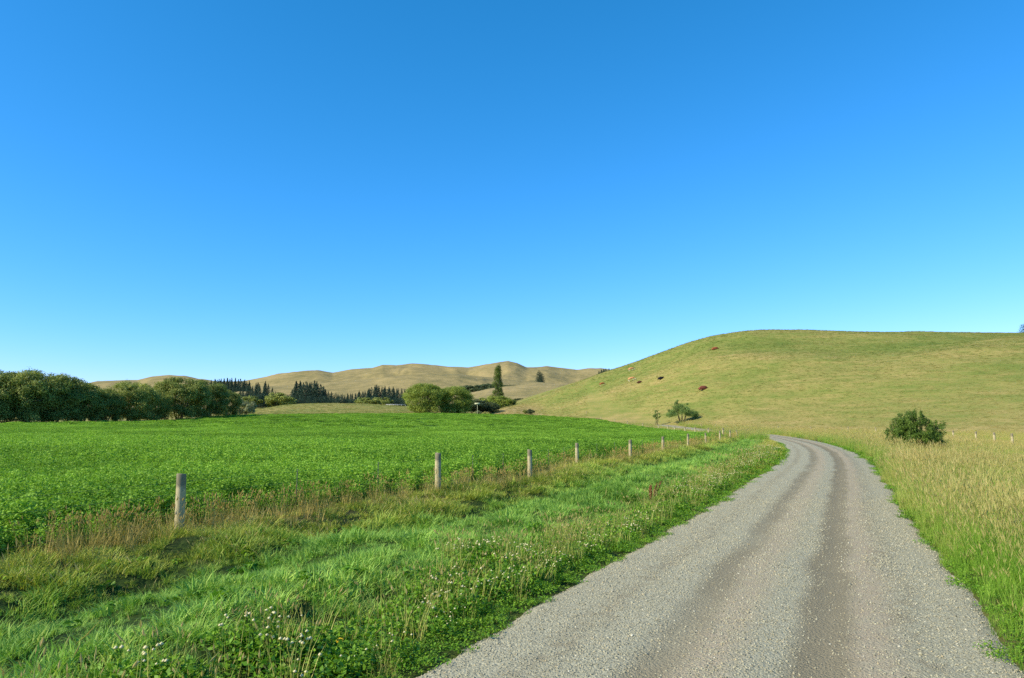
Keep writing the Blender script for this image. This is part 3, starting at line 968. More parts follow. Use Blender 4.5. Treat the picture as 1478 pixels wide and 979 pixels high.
def golden_scatter():
    tall = [tuft("golden_tuft", M_GOLD, 34, .60, .14, .0095, .42, 101 + k, heads=7, hfrac=.6, hw=.014, hl=.12) for k in range(4)]
    low = [tuft("green_edge_tuft", M_GOLD, 50, .26, .13, .008, .7, 111 + k) for k in range(2)]
    P = []; S = []; DR = []; I = []
    for (D0, D1, dn, sc) in ((2.5, 14, 80, 1), (14, 30, 34, 1.05), (30, 62, 10, 1.25), (62, 130, 3.4, 1.55), (130, 230, 1.1, 1.9)):
        X, Y = sample(D0, D1, dn)
        rr = road_r(Y); d = X - rr
        p, D, th = polar(X, Y)
        ft = np.interp(p, _PH, _ff)
        n1 = fbm(X / 3, Y / 3, 3, 21.0)
        right = (d > -.02) & (D < ft + 4 + 6 * n1)
        rl = road_l(Y)
        left = (Y > 84) & (X > fence_x(Y) + .2) & (X < rl) | ((Y > 72) & (Y < 112) & (X > fence_x(Y) + .0) & (X < rl - .1) & (X > rl - 2.6))
        m = right | left
        X, Y, d, n1, lf, rl = X[m], Y[m], d[m], n1[m], left[m], rl[m]
        dd = np.where(lf, 2.2, d)
        tallness = sstep(-.05, .8, dd + n1 * .4)
        u = _rs.rand(len(X))
        ii = np.where(u < .10 + .9 * tallness, _rs.randint(0, 4, len(X)), 4 + _rs.randint(0, 2, len(X)))
        dry = np.clip(.02 + .24 * sstep(.5, 4.5, dd) + .42 * sstep(8, 34, Y) + n1 * .8 + .35 * fbm(X / .9, Y / .9, 2, 61.) + _rs.normal(0, .12, len(X)), 0, 1)
        s = sc * (.58 + .42 * tallness) * _rs.uniform(.55, 1.3, len(X)) * (1 + .35 * n1)
        s = np.where((Y > 68) & (Y < 130) & (dd < 14) & ~lf, s * .72, s)
        s = np.where((Y < 16), s * .88, s)
        s = np.where((Y > 118) & (X < rl), s * .35, s)
        s = s * np.where(lf, 1, 1 - .5 * sstep(6, 12, dd) * (Y > 35))
        s = s * (1 - .45 * np.exp(-((X - 25) ** 2 + (Y - 41) ** 2) / 14))
        P.append(np.stack([X, Y, H(X, Y) - .03], 1)); S.append(s); DR.append(dry); I.append(ii)
    P = np.concatenate(P); S = np.concatenate(S); I = np.concatenate(I); DR = np.concatenate(DR)
    r = rots(len(P), .12); r[:, 1] -= 0.06
    scatter("golden_roadside_grass", "tall golden seeding grass right of the gravel and round its bend", "tall grass", P, tall + low, r, S, np.clip(.5 + _rs.normal(0, .28, len(P)), 0, 1), DR, I)


def hill_scatter():
    pr = [tuft("pasture_tuft", M_HILLG, 46, .13, .42, .035, 1.1, 121 + k, segs=2) for k in range(3)]
    P = []; S = []; DR = []
    for (D0, D1, dn, sc) in ((80, 200, 1.6, 1.0), (200, 330, 1.1, 1.3), (330, 450, .8, 1.5)):
        X, Y = sample(D0, D1, dn, 640, 1560)
        p, D, th = polar(X, Y)
        ft = np.interp(p, _PH, _ff); ct = np.interp(p, _PH, _cc)
        n1 = fbm(X / 30, Y / 60, 4, 31.0); n2 = fbm(X / 4, Y / 7, 3, 33.0)
        m = (p > 690) & (D > ft - 10) & (D < ct * 1.04) & (_rs.rand(len(X)) < .8 + .6 * n2) & (X - curve(RLY, RLX, Y) > 5)
        X, Y, p, D, n1, n2 = X[m], Y[m], p[m], D[m], n1[m], n2[m]
        t = (D - ft[m]) / (ct[m] - ft[m])
        tv = 0.52 + 0.22 * np.clip((p - 860) / 600, -0.4, 1) - 0.1 * np.sin(p / 90.0)
        g = .42 + .48 * np.exp(-((t + .03) / .13) ** 2) + .16 * np.exp(-((t - tv + .17) / .08) ** 2) - .18 * np.exp(-((t - tv - .02) / .10) ** 2) + .7 * n1 + .5 * n2
        P.append(np.stack([X, Y, H(X, Y) - .03], 1)); S.append(sc * _rs.uniform(.5, 1.3, len(X))); DR.append(np.clip(g, 0, 1))
    # the rough strip behind the crop and the grassy mound
    X, Y = sample(255, 420, .5, 330, 840)
    fd = in_field(X, Y); p, D, th = polar(X, Y)
    m = (fd < -.3)
    X, Y, p = X[m], Y[m], p[m]
    P.append(np.stack([X, Y, H(X, Y) - .03], 1)); S.append(1.7 * _rs.uniform(.5, 1.2, len(X))); DR.append(np.clip(np.where(p > 690, .85, .5) + .5 * fbm(X / 12, Y / 12, 3), 0, 1))
    P = np.concatenate(P); S = np.concatenate(S); DR = np.concatenate(DR)
    scatter("hillside_pasture_grass", "short olive and straw coloured grazed tufts over the cattle hill", "pasture grass", P, pr, rots(len(P), .1), S, np.clip(.5 + _rs.normal(0, .25, len(P)), 0, 1), DR)


def gravel_scatter():
    protos = []
    sm = stone_mat()
    ico_v = []; 
    t = (1 + 5 ** .5) / 2
    iv = np.array([(-1, t, 0), (1, t, 0), (-1, -t, 0), (1, -t, 0), (0, -1, t), (0, 1, t), (0, -1, -t), (0, 1, -t), (t, 0, -1), (t, 0, 1), (-t, 0, -1), (-t, 0, 1)]) / 1.9
    fi = np.array([(0, 11, 5), (0, 5, 1), (0, 1, 7), (0, 7, 10), (0, 10, 11), (1, 5, 9), (5, 11, 4), (11, 10, 2), (10, 7, 6), (7, 1, 8), (3, 9, 4), (3, 4, 2), (3, 2, 6), (3, 6, 8), (3, 8, 9), (4, 9, 5), (2, 4, 11), (6, 2, 10), (8, 6, 7), (9, 8, 1)])
    for k in range(4):
        rs = np.random.RandomState(200 + k)
        v = iv * rs.uniform(.65, 1.1, (12, 1)) * np.array([1, rs.uniform(.6, .9), rs.uniform(.45, .7)])
        protos.append(mesh_np("gravel_stone", v, [fi], [sm]))
    P = []; S = []
    for (D0, D1, dn, s0, s1) in ((3.0, 9, 1300, .005, .014), (9, 18, 800, .008, .017), (18, 34, 220, .011, .019), (3, 25, 14, .012, .024)):
        X, Y = sample(D0, D1, dn, 500, 1550)
        rl = road_l(Y); rr = road_r(Y); u = (X - rl) / (rr - rl)
        rel = 1 - .93 * np.exp(-((u - .655) / .05) ** 2) - .8 * np.exp(-((u - .385) / .045) ** 2) - .5 * np.exp(-((u - .74) / .04) ** 2)
        rel = rel * (.55 + .5 * (fbm(X / .8, Y / 2.2, 3, 3.) + .4)) + .03
        m = (u > -.03) & (u < 1.03) & (_rs.rand(len(X)) < rel * (1 - sstep(16, 33, Y) * .9))
        X, Y, u = X[m], Y[m], u[m]
        uc = np.clip(u, 0, 1)
        zz = H(curve(RLY, RLX, Y) + 2.17, Y) + 0.018 + .05 * (1 - (2 * uc - 1) ** 2) - 0.022 * np.exp(-((u - .655) / .045) ** 2) - .018 * np.exp(-((u - .385) / .045) ** 2) + .012 * np.exp(-((u - .52) / .05) ** 2) + .012 * np.exp(-((u - .79) / .05) ** 2)
        zz = zz - .05 * np.maximum(0, (np.abs(2 * uc - 1) - .94) / .06) + .006 * fbm(X * 2.5, Y * 2.5, 3)
        s = s0 + (s1 - s0) * _rs.rand(len(X)) ** 2.2
        P.append(np.stack([X, Y, zz + s * .15], 1)); S.append(s)
    P = np.concatenate(P); S = np.concatenate(S)
    scatter("loose_gravel", "loose grey stones lying between the wheel tracks of the road", "gravel", P, protos, rots(len(P), .4), S, _rs.rand(len(P)))


field_scatter(); verge_scatter(); fence_weeds(); clover_scatter(); golden_scatter(); hill_scatter(); gravel_scatter()


# ------------------------------------------------------------------ fences
M_POST = post_mat()
M_WIRE = plain_mat("galvanised_wire", (.07, .07, .07), .7, .3)


def post_mesh(seed, r=.062, h=1.42):
    rs = np.random.RandomState(seed)
    m = MB(); k = 14; V = []; Fc = []
    lv = [-.35, 0, .25, .5, .75, .95, 1.035, 1.05]
    for i, z in enumerate(lv):
        rr = r * (1.03 - .05 * z) * (.93 if i == len(lv) - 1 else 1)
        for j in range(k):
            t = 2 * math.pi * j / k
            q = rr * (1 + .05 * math.sin(2 * t + seed) + .04 * (rs.rand() - .5))
            V.append((q * math.cos(t), q * math.sin(t), z + (.012 * math.sin(t + seed) if z > 1 else 0)))
    for i in range(len(lv) - 1):
        for j in range(k): Fc.append((i * k + j, i * k + (j + 1) % k, (i + 1) * k + (j + 1) % k, (i + 1) * k + j))
    Fc.append(tuple((len(lv) - 1) * k + j for j in range(k)))
    m.add(V, Fc)
    return m.mesh("fence_post", M_POST, True)


PM = [post_mesh(s) for s in (1, 2, 3, 4)]


def fence(name, pts, label, lean=None, rad=1.0, heights=None, wires=(.28, .5, .72, .92), droppers=True, group=None):
    pts = [(x, y, float(H(x, y)[0])) for x, y in pts]
    x0, y0, z0 = pts[0]
    root = thing(name, label, "fence", (x0, y0, z0), 0, group)
    random.seed(len(pts))
    for i, (x, y, z) in enumerate(pts):
        hs_ = (heights or {}).get(i, random.uniform(.97, 1.02))
        ln = (lean or {}).get(i, (random.uniform(-.02, .02), random.uniform(-.025, .02)))
        o = link("fence_post", PM[i % 4], root, (x - x0, y - y0, z - z0), (ln[0], ln[1], random.uniform(0, 6)), (rad, rad, hs_))
    for w in wires:
        m = MB()
        P = []
        for i in range(len(pts) - 1):
            a, b = pts[i], pts[i + 1]
            for s in range(4):
                f = s / 4
                P.append((a[0] + (b[0] - a[0]) * f - x0 + .0, a[1] + (b[1] - a[1]) * f - y0, a[2] + (b[2] - a[2]) * f - z0 + w - .02 * math.sin(math.pi * f)))
        P.append((pts[-1][0] - x0, pts[-1][1] - y0, pts[-1][2] - z0 + w))
        m.tube(P, [.0021] * len(P), 4, False)
        link("fence_wire", m.mesh("fence_wire", M_WIRE), root)
    if droppers:
        for i in range(len(pts) - 1):
            a, b = pts[i], pts[i + 1]
            for f in (1 / 3, 2 / 3):
                m = MB(); m.box((0, 0, .62), (.022, .02, .72))
                link("fence_dropper", DROP, root, (a[0] + (b[0] - a[0]) * f - x0, a[1] + (b[1] - a[1]) * f - y0, a[2] + (b[2] - a[2]) * f - z0))
    return root


_m = MB(); _m.box((0, 0, .6), (.012, .010, .72)); DROP = _m.mesh("fence_dropper", M_WIRE, False)
fence("paddock_fence", FENCE[1:], "wire fence on round wooden posts between the green crop and the roadside grass",
      lean={1: (0.0, .035), 11: (.0, -.12)}, heights={0: 1.0, 1: 1.0}, rad=1.28)
fence("far_paddock_fence", FAR_FENCE, "distant pale posts along the crop's far side beyond the bend", lean={4: (.0, -.2)}, rad=1.8, heights={i: 1.1 for i in range(12)}, droppers=False, wires=(.5, .9))
fence("hill_foot_fence", RIGHT_FENCE, "weathered post fence in golden grass at the foot of the cattle hill", rad=1.5, droppers=False, wires=(.5, .9))


# ------------------------------------------------------------------ trees and shrubs
def leaves_mesh(name, mat, clusters, per, size, seed, aspect=.55, up=.35, outw=.8, shell=.45):
    """clusters: (x,y,z,rx,ry,rz) -> many small leaf faces through each"""
    rs = np.random.RandomState(seed)
    C = []; Nn = []; A = []
    for (x, y, z, rx, ry, rz) in clusters:
        n = int(per * rs.uniform(.7, 1.3))
        d = rs.normal(0, 1, (n, 3)); d /= np.linalg.norm(d, axis=1)[:, None]
        r = (shell + (1.12 - shell) * rs.rand(n) ** .8)[:, None]
        lump = 1 + .22 * np.sin(d[:, :1] * 5 + x * 3) * np.cos(d[:, 2:] * 4 + y * 3)
        C.append(np.array([x, y, z]) + d * r * lump * np.array([rx, ry, rz])); Nn.append(d)
        A.append(np.clip(rs.normal(.5, .17, n) + rs.normal(0, .14), 0, 1))
    C = np.concatenate(C); Nn = np.concatenate(Nn); A = np.concatenate(A); n = len(C)
    nr = Nn * outw + rs.normal(0, .55, (n, 3)); nr[:, 2] += up; nr /= np.linalg.norm(nr, axis=1)[:, None]
    t1 = np.cross(nr, rs.normal(0, 1, (n, 3))); t1 /= np.linalg.norm(t1, axis=1)[:, None] + 1e-9
    t2 = np.cross(nr, t1)
    s = (size * rs.uniform(.6, 1.3, n))[:, None]
    V = np.stack([C - t1 * s, C + t2 * s * aspect, C + t1 * s, C - t2 * s * aspect], 1).reshape(-1, 3)
    return mesh_np(name, V, [np.arange(4 * n).reshape(-1, 4)], [mat], {'vt': np.repeat(A, 4)})


M_WIL = tree_mat("willow_leaf", (.075, .11, .020), (.40, .42, .09), .26)
M_WIL2 = tree_mat("pale_willow_leaf", (.11, .155, .02), (.36, .42, .07), .32)
M_POP = tree_mat("poplar_leaf", (.07, .12, .02), (.20, .25, .045), .28)
M_CON = tree_mat("conifer_needles", (.016, .042, .026), (.045, .088, .046), .08, .7)
M_APP = tree_mat("apple_leaf", (.08, .14, .03), (.24, .33, .08), .25)
M_HAW = tree_mat("hawthorn_leaf", (.035, .085, .010), (.21, .30, .04), .25, .55, .25)
M_SCR = tree_mat("scrub_leaf", (.04, .065, .022), (.10, .13, .045), .15)
M_PALE = tree_mat("silver_leaf", (.16, .19, .08), (.34, .35, .17), .2)
M_BARK = bark_mat("grey_bark", (.11, .09, .065), (.28, .24, .18))
M_DBARK = bark_mat("dark_bark", (.035, .028, .02), (.10, .08, .055))


def branch_mesh(name, mat, base_r, limbs, seed, k=7):
    m = MB(); rs = np.random.RandomState(seed)
    for (pts, r0, r1) in limbs:
        n = len(pts)
        m.tube(pts, [r0 + (r1 - r0) * (i / (n - 1)) ** .8 for i in range(n)], k, True, jit=.12, rs=rs)
    return m.mesh(name, mat)


def bend(a, b, rs, n=5, w=.12):
    a = np.array(a, float); b = np.array(b, float); L = np.linalg.norm(b - a)
    P = [a + (b - a) * i / (n - 1) + (rs.normal(0, w * L * .35, 3) if 0 < i < n - 1 else 0) for i in range(n)]
    return [tuple(p) for p in P]


def broad_tree(seed, Wd, Ht, leafmat, ncl=46, per=330, size=.16, low=.12, barkmat=None, lean=0):
    """a wide many-stemmed crown reaching almost to the ground"""
    rs = np.random.RandomState(seed)
    cl = []; limbs = []
    nst = rs.randint(3, 6)
    tips = []
    for i in range(nst):
        a = 2 * math.pi * i / nst + rs.rand()
        b0 = (.35 * math.cos(a), .35 * math.sin(a), -.4)
        tp = (Wd * .28 * math.cos(a) * rs.uniform(.5, 1.2), Wd * .28 * math.sin(a) * rs.uniform(.5, 1.2), Ht * rs.uniform(.55, .8))
        P = bend(b0, tp, rs, 6); limbs.append((P, .26 * Ht / 10, .005 * Ht)); tips.append(P)
        for _ in range(4):
            s = P[rs.randint(2, 5)]
            e = (s[0] + rs.normal(0, Wd * .14), s[1] + rs.normal(0, Wd * .14), s[2] + rs.uniform(.4, 2.4))
            limbs.append((bend(s, e, rs, 4), .009 * Ht, .002 * Ht))
    for i in range(ncl // 4):      # skirt of low boughs
        a = rs.rand() * 6.28; r = rs.uniform(.45, 1.0)
        q = Wd * .085 * rs.uniform(.7, 1.3)
        cl.append((math.cos(a) * r * Wd * .42, math.sin(a) * r * Wd * .42, Ht * (low + .06 + rs.rand() * .16), q, q, q * .8))
    for i in range(ncl):
        d = rs.normal(0, 1, 3); d /= np.linalg.norm(d)
        d[2] = d[2] * .9 + .1
        r = rs.uniform(.4, 1.0) ** .6
        zc = Ht * (.46 + low * .4)
        x = d[0] * r * Wd * .44; y = d[1] * r * Wd * .44; z = zc + d[2] * r * (Ht - zc) * .86
        if z < Ht * low: z = Ht * (low + rs.rand() * .12)
        q = rs.uniform(.75, 1.35) * Wd * .105
        cl.append((x + lean * z, y, z, q, q, q * rs.uniform(.6, .9)))
    for i in range(ncl // 2):      # small sprays that break the outline
        d = rs.normal(0, 1, 3); d /= np.linalg.norm(d); d[2] = abs(d[2])
        zc = Ht * .52
        cl.append((d[0] * Wd * .42, d[1] * Wd * .42, zc + d[2] * (Ht - zc) * .9, Wd * .085, Wd * .085, Wd * .05))
    return (leaves_mesh("crown", leafmat, cl, per, size, seed + 5), branch_mesh("trunk", barkmat or M_BARK, .25, limbs, seed))


def plant(name, meshes, label, cat, p, D, ytop, h0, group=None, wfac=1.0, rot=None, sink=.05, names=("crown", "trunk")):
    """stand a tree of mesh height h0 so that its top shows at picture height ytop"""
    z = float(H(X_at(p, D), D)[0]); z = float(H(X_at(p, D, z), D)[0]); x = X_at(p, D, z)
    hgt = EYE + float(rise(ytop)) * D - z
    s = max(hgt, .3) / h0
    root = thing(name, label, cat, (x, D, z - sink), rot if rot is not None else random.uniform(0, 6.28), group, (s * wfac, s * wfac, s))
    for nm, me in zip(names, meshes):
        link(nm, me, root)
    return root


random.seed(5)
WB = [broad_tree(301 + k, 14, 10, M_WIL, 74, 380, .15, .05) for k in range(4)]
WP = [broad_tree(321 + k, 16.5, 10, M_WIL2, 88, 300, .17, .02) for k in range(2)]
left_trees = [  # p, D, ytop, mesh, width, label
    (-62, 128, 530, 0, 1.1, "broad dark willow at the left edge of the tree belt beyond the crop"),
    (-8, 131, 533, 1, .95, "dusky willow second in the tree belt beyond the crop, showing pale stems"),
    (36, 133, 532, 2, .95, "tall willow with pale forked stems in the tree belt's highest part"),
    (78, 137, 538, 0, .95, "rounded willow just right of the pale forked stems in the tree belt"),
    (118, 142, 551, 1, .95, "lower willow where the tree belt dips and a far hill shows"),
    (152, 146, 560, 2, .75, "shadowy low willow in the dip of the tree belt"),
    (185, 152, 549.5, 0, 1.0, "olive domed willow right of the dip in the tree belt"),
    (222, 160, 562, 1, .9, "small dark willow squeezed between two domed ones"),
    (258, 168, 543.5, 2, 1.0, "large olive willow, tallest in the right half of the tree belt"),
    (296, 178, 547, 1, .9, "wide willow near the right end of the tree belt with a shaded underside"),
    (328, 188, 562, 0, .72, "last small willow tapering off the right end of the tree belt"),
]
for _n, (p, D, yt, k, w, lb) in enumerate(left_trees):
    k = (k + _n // 3) % 4
    plant("willow_tree", WB[k], lb, "tree", p, D, yt, 10.2, "willows in a belt along the far side of the crop", w)
for (p, D, yt, w, k, lb) in ((613, 292, 553, .93, 0, "pale green rounded willow at the far edge of the crop, the lighter of a pair"),
                          (655, 300, 556.5, .9, 1, "second pale willow of the pair, darker on its right side")):
    plant("willow_tree", WP[k], lb, "tree", p, D, yt, 10.2, "pale willow pair at the far edge of the crop", w)
SH = [broad_tree(341 + k, 5, 3, mm, 24, 200, .11, .15, M_DBARK) for k, mm in enumerate((M_WIL, M_SCR, M_WIL2, M_WIL2))]
PS = [broad_tree(351, 5, 3, M_PALE, 20, 200, .11, .1, M_DBARK)]
plant("dark_shrub", SH[1], "dark rounded shrub behind the pole with the pale board", "shrub", 683, 318, 576, 3.1, None, 1.6)
plant("dark_shrub", SH[1], "low dark shrub between the pale board and the poplar's foot", "shrub", 703, 322, 580, 3.1, None, 1.35)
plant("leafy_shrub", SH[0], "green shrub under the left side of the poplar", "shrub", 710, 430, 570, 3.1, None, 1.2)
plant("leafy_shrub", SH[2], "bright green shrub right at the poplar's foot", "shrub", 722, 405, 571, 3.1, None, 1.25)
plant("leafy_shrub", SH[0], "dark green shrub trailing right of the poplar's foot", "shrub", 737, 410, 576, 3.1, None, 1.1)
plant("silver_shrub", PS[0], "pale silvery round bush at the crop's far edge below a pale board", "shrub", 690, 291, 592, 3.1, None, 1.0)
plant("small_shrub", SH[0], "paler of two tiny shrubs on the rough strip below the hill", "shrub", 759, 318, 591.5, 3.1, None, 1.0)
plant("small_shrub", SH[1], "darker of two tiny shrubs on the rough strip below the hill", "shrub", 766, 316, 590, 3.1, None, .9)
plant("bare_shrub", PS[0], "greyish half bare shrub at the right end of the willow belt", "shrub", 352, 205, 575, 3.1, None, .8)


# poplar
def poplar():
    rs = np.random.RandomState(7); cl = []
    for i in range(110):
        f = (i + rs.rand()) / 110
        z = 1.5 + 22.5 * f
        R = 3.1 * (math.sin(math.pi * min(1, .12 + .83 * f ** .85)) ** .55) * (1 - .25 * f)
        a = rs.rand() * 6.28; r = R * rs.uniform(.2, .8)
        cl.append((r * math.cos(a), r * math.sin(a), z, rs.uniform(.6, 1.0), rs.uniform(.6, 1.0), rs.uniform(1.0, 1.9)))
    limbs = [([(0, 0, -.5), (.05, 0, 8), (0, .1, 16), (0, 0, 23)], .45, .06)]
    for i in range(22):
        a = rs.rand() * 6.28; z = rs.uniform(1.5, 15)
        limbs.append(([(0, 0, z), (1.2 * math.cos(a), 1.2 * math.sin(a), z + 1.5), (1.9 * math.cos(a), 1.9 * math.sin(a), z + 5)], .10, .03))
    return leaves_mesh("crown", M_POP, cl, 120, .20, 71), branch_mesh("trunk", M_BARK, .4, limbs, 72)


plant("poplar_tree", poplar(), "tall narrow poplar standing alone among shrubs before the golden hills", "tree", 718.5, 445, 528, 24.6, None, 1.35)


# conifers: tiers of drooping branch sprays, uneven
def conifer(seed, Ht=18, R=3.2, rough=.25, top=.0):
    R = R * 1.35
    rs = np.random.RandomState(seed); cl = []
    nt = 15
    for i in range(nt):
        f = i / (nt - 1)
        z = Ht * (.06 + .9 * f)
        rr = R * ((1 - f) ** (.75 if not top else .35)) + .12
        k = max(3, int(8 * (1 - f) + 3))
        for j in range(k):
            a = 6.283 * j / k + rs.rand()
            q = rr * rs.uniform(1 - rough, 1 + rough)
            cl.append((q * .62 * math.cos(a), q * .62 * math.sin(a), z - q * .18, q * .44 + .12, q * .44 + .12, Ht * .05))
    cl.append((0, 0, Ht * .98, .18, .18, Ht * .04))
    m = leaves_mesh("crown", M_CON, cl, 26, .36, seed, .5, .2)
    t = branch_mesh("trunk", M_DBARK, .3, [([(0, 0, -.6), (.05, 0, Ht * .5), (0, 0, Ht * .97)], .32, .04)], seed, 6)
    return m, t


CO = [conifer(401), conifer(402, 18, 2.6, .35), conifer(403, 18, 3.6, .3), conifer(404, 18, 4.2, .4, 1)]
CW = [3.2, 2.6, 3.6, 4.2]


def conifers(specs, label, group, D0, D1, wide=0):
    for (p, yt) in specs:
        k = random.choice((0, 1, 2)) if random.random() < .85 else 3
        if wide: k = 3
        plant("conifer_tree", CO[k], label, "conifer", p, random.uniform(D0, D1), yt, 18.6, group, random.uniform(.85, 1.15) * (wide or 1))


def strip(p0, p1, ys, n, jit=2.0):
    P = np.linspace(p0, p1, n) + np.random.RandomState(int(p0)).uniform(-2, 2, n)
    q = np.linspace(p0, p1, len(ys))
    return [(float(p), float(np.interp(p, q, ys)) + random.uniform(-jit, jit)) for p in P]


conifers(strip(347, 424, [562, 556, 552, 550, 566, 570, 560], 20, 2.5), "dark conifer in the mixed wood left of the tall pine clump", "conifers of the mixed wood beyond the grassy knoll", 610, 720)
conifers(strip(425, 466, [549, 550, 552, 549, 558], 15, 1.5), "tall dark pine in the clump standing highest behind the grassy knoll", "tall pine clump behind the grassy knoll", 600, 650)
conifers(strip(466, 530, [562, 566, 570, 568, 564, 562], 20, 1.8), "short dark spruce in the even row behind the grassy knoll", "even row of spruces behind the grassy knoll", 590, 650)
conifers(strip(530, 585, [561, 556, 556, 558, 562, 562], 18, 2.2), "dark pointed conifer in the group next to the pale willows", "conifers beside the pale willow pair", 580, 640)
_low = strip(345, 585, [568, 570, 573, 573, 573, 571], 84, 4)
for a, b, lb, gr in ((0, 385, "low dark conifer at the left foot of the mixed wood by the greyish shrub", "low conifers at the left foot of the mixed wood"),
                     (385, 424, "low dark conifer under the right half of the mixed wood", "low conifers under the mixed wood"),
                     (424, 468, "low dark conifer along the foot of the tall pine clump", "low conifers at the foot of the tall pine clump"),
                     (468, 530, "low dark conifer crowding the foot of the even spruce row", "low conifers at the foot of the even spruce row"),
                     (530, 700, "low dark conifer behind the white rail fence beside the pale willows", "low conifers behind the white rail fence")):
    conifers([q for q in _low if a <= q[0] < b], lb, gr, 560, 600, 1.35)
conifers(strip(305, 358, [548, 546, 546, 549], 22, 1.2), "far dark conifer of the plantation on the ridge above the willow belt", "plantation conifers on the ridge above the willow belt", 1120, 1240)
conifers(strip(312, 362, [553, 554, 557, 560], 24, 2.5), "dark conifer on the slope below the ridge plantation", "conifers below the ridge plantation", 900, 1050)
conifers(strip(140, 153, [549.5, 549], 4, .4), "tiny far conifer on the skyline above the dip in the willow belt", "skyline conifers above the willow belt dip", 2200, 2230)
conifers(strip(235, 250, [545, 544.5], 5, .6), "tiny far conifer on the pale hill above the olive willows", "conifers on the pale hill above the olive willows", 1900, 1950)
conifers(strip(864, 884, [535, 532.5, 531.5, 532.5], 9, .4), "small dark conifer in the row where the cattle hill meets the far skyline", "row of conifers on the skyline beside the cattle hill", 880, 900)
conifers([(778, 534), (779.5, 535.5), (782.5, 538)], "dark conifer in the lone clump on the far golden slope", "lone conifer clump on the far golden slope", 1500, 1515, 1.05)
WS = broad_tree(361, 5, 3, M_WIL, 24, 160, .13, .1, M_DBARK)
for i, (p, yt, lb) in enumerate(((360, 571, "grey green rounded tree at the left of the wood beyond the knoll"), (404, 566, "olive rounded tree among the dark conifers of the mixed wood"),
                                 (528, 573, "first of two light rounded trees before the spruces"), (551, 573, "second light rounded tree before the spruces, nearer the pale willows"))):
    plant("broadleaf_tree", WS, lb, "tree", p, 545 + 3 * i, yt, 3.1, None, 1.25)
# gully scrub
for i in range(16):
    p = 677 + i * 4.9 + random.uniform(-1.5, 1.5)
    plant("gully_shrub", SH[1], "dark scrubby bush in the line above the near golden spur", "shrub", p, 1040 + random.uniform(-15, 15), 553.5 + abs(p - 715) * .08 + random.uniform(-1, 1.5), 3.1, "scrub line above the near golden spur", 1.5)
for i in range(7):
    p = 737 + i * 3.6
    plant("gully_shrub", SH[1], "dark bush in the short row right of the poplar shrubs", "shrub", p, 640 + random.uniform(-8, 8), 577 - i * .5 + random.uniform(-1, 1), 3.1, "short row of bushes right of the poplar shrubs", 1.0)
plant("dark_tree", CO[3], "dark tree cut by the frame on the crest of the cattle hill", "tree", 1481, 331, 465, 18.6, None, 1.7)
M_WEED = tree_mat('weed_leaf', (.07, .13, .03), (.16, .24, .06), .2)
WEED = broad_tree(381, 5, 3, M_WEED, 18, 110, .14, .1, M_DBARK)
for i, (p, yt) in enumerate(((1175, 478), (1182, 478.3), (1194, 478), (1086, 479.3))):
    plant("crest_weed", WEED, "tiny weed clump on the crest of the cattle hill", "weed", p, 368 + i, yt, 3.1, "weed clumps on the crest of the cattle hill", 1.0)
# apple tree with forked stems and a flat spreading crown
def apple():
    rs = np.random.RandomState(9); cl = []; limbs = []
    for (sx, ex, ez) in ((-.22, -1.9, 3.6), (.0, .2, 4.2), (.25, 2.4, 3.5)):
        limbs.append((bend((sx, 0, -.3), (sx * .6 + ex * .35, rs.normal(0, .3), 1.5), rs, 4), .24, .16))
        limbs.append((bend((sx * .6 + ex * .35, limbs[-1][0][-1][1], 1.5), (ex, rs.normal(0, 1), ez), rs, 5), .12, .03))
    for i in range(120):
        x = rs.uniform(-3.4, 4.1)
        top = 4.4 - .13 * (x + .5) ** 2 if x > -.8 else 4.4 - .28 * (x + .5) ** 2
        z = top - rs.rand() ** 1.3 * 2.0
        y = rs.normal(0, 1.1); z -= .12 * y * y
        q = rs.uniform(.5, .82)
        cl.append((x, y, max(z, 2.25 - .12 * abs(x)), q, q, q * .75))
    for (x, z) in ((-1.4, 4.9), (-1.1, 5.3), (-1.6, 4.6), (-1.0, 4.8), (1.5, 4.5), (3.9, 2.6), (4.1, 2.4), (-3.3, 2.9)):
        cl.append((x, rs.normal(0, .4), z, .34, .34, .3))
    return leaves_mesh("crown", M_APP, cl, 150, .085, 73), branch_mesh("trunk", M_DBARK, .2, limbs, 74)


plant("apple_tree", apple(), "small spreading apple tree with forked trunk below the cattle", "tree", 984, 212, 577, 5.55, None, .92, 0.0)
plant("sapling", broad_tree(371, 2.2, 3, M_APP, 12, 90, .08, .4, M_DBARK), "thin sapling left of the spreading apple tree", "tree", 948.5, 216, 590, 3.1, None, .7)


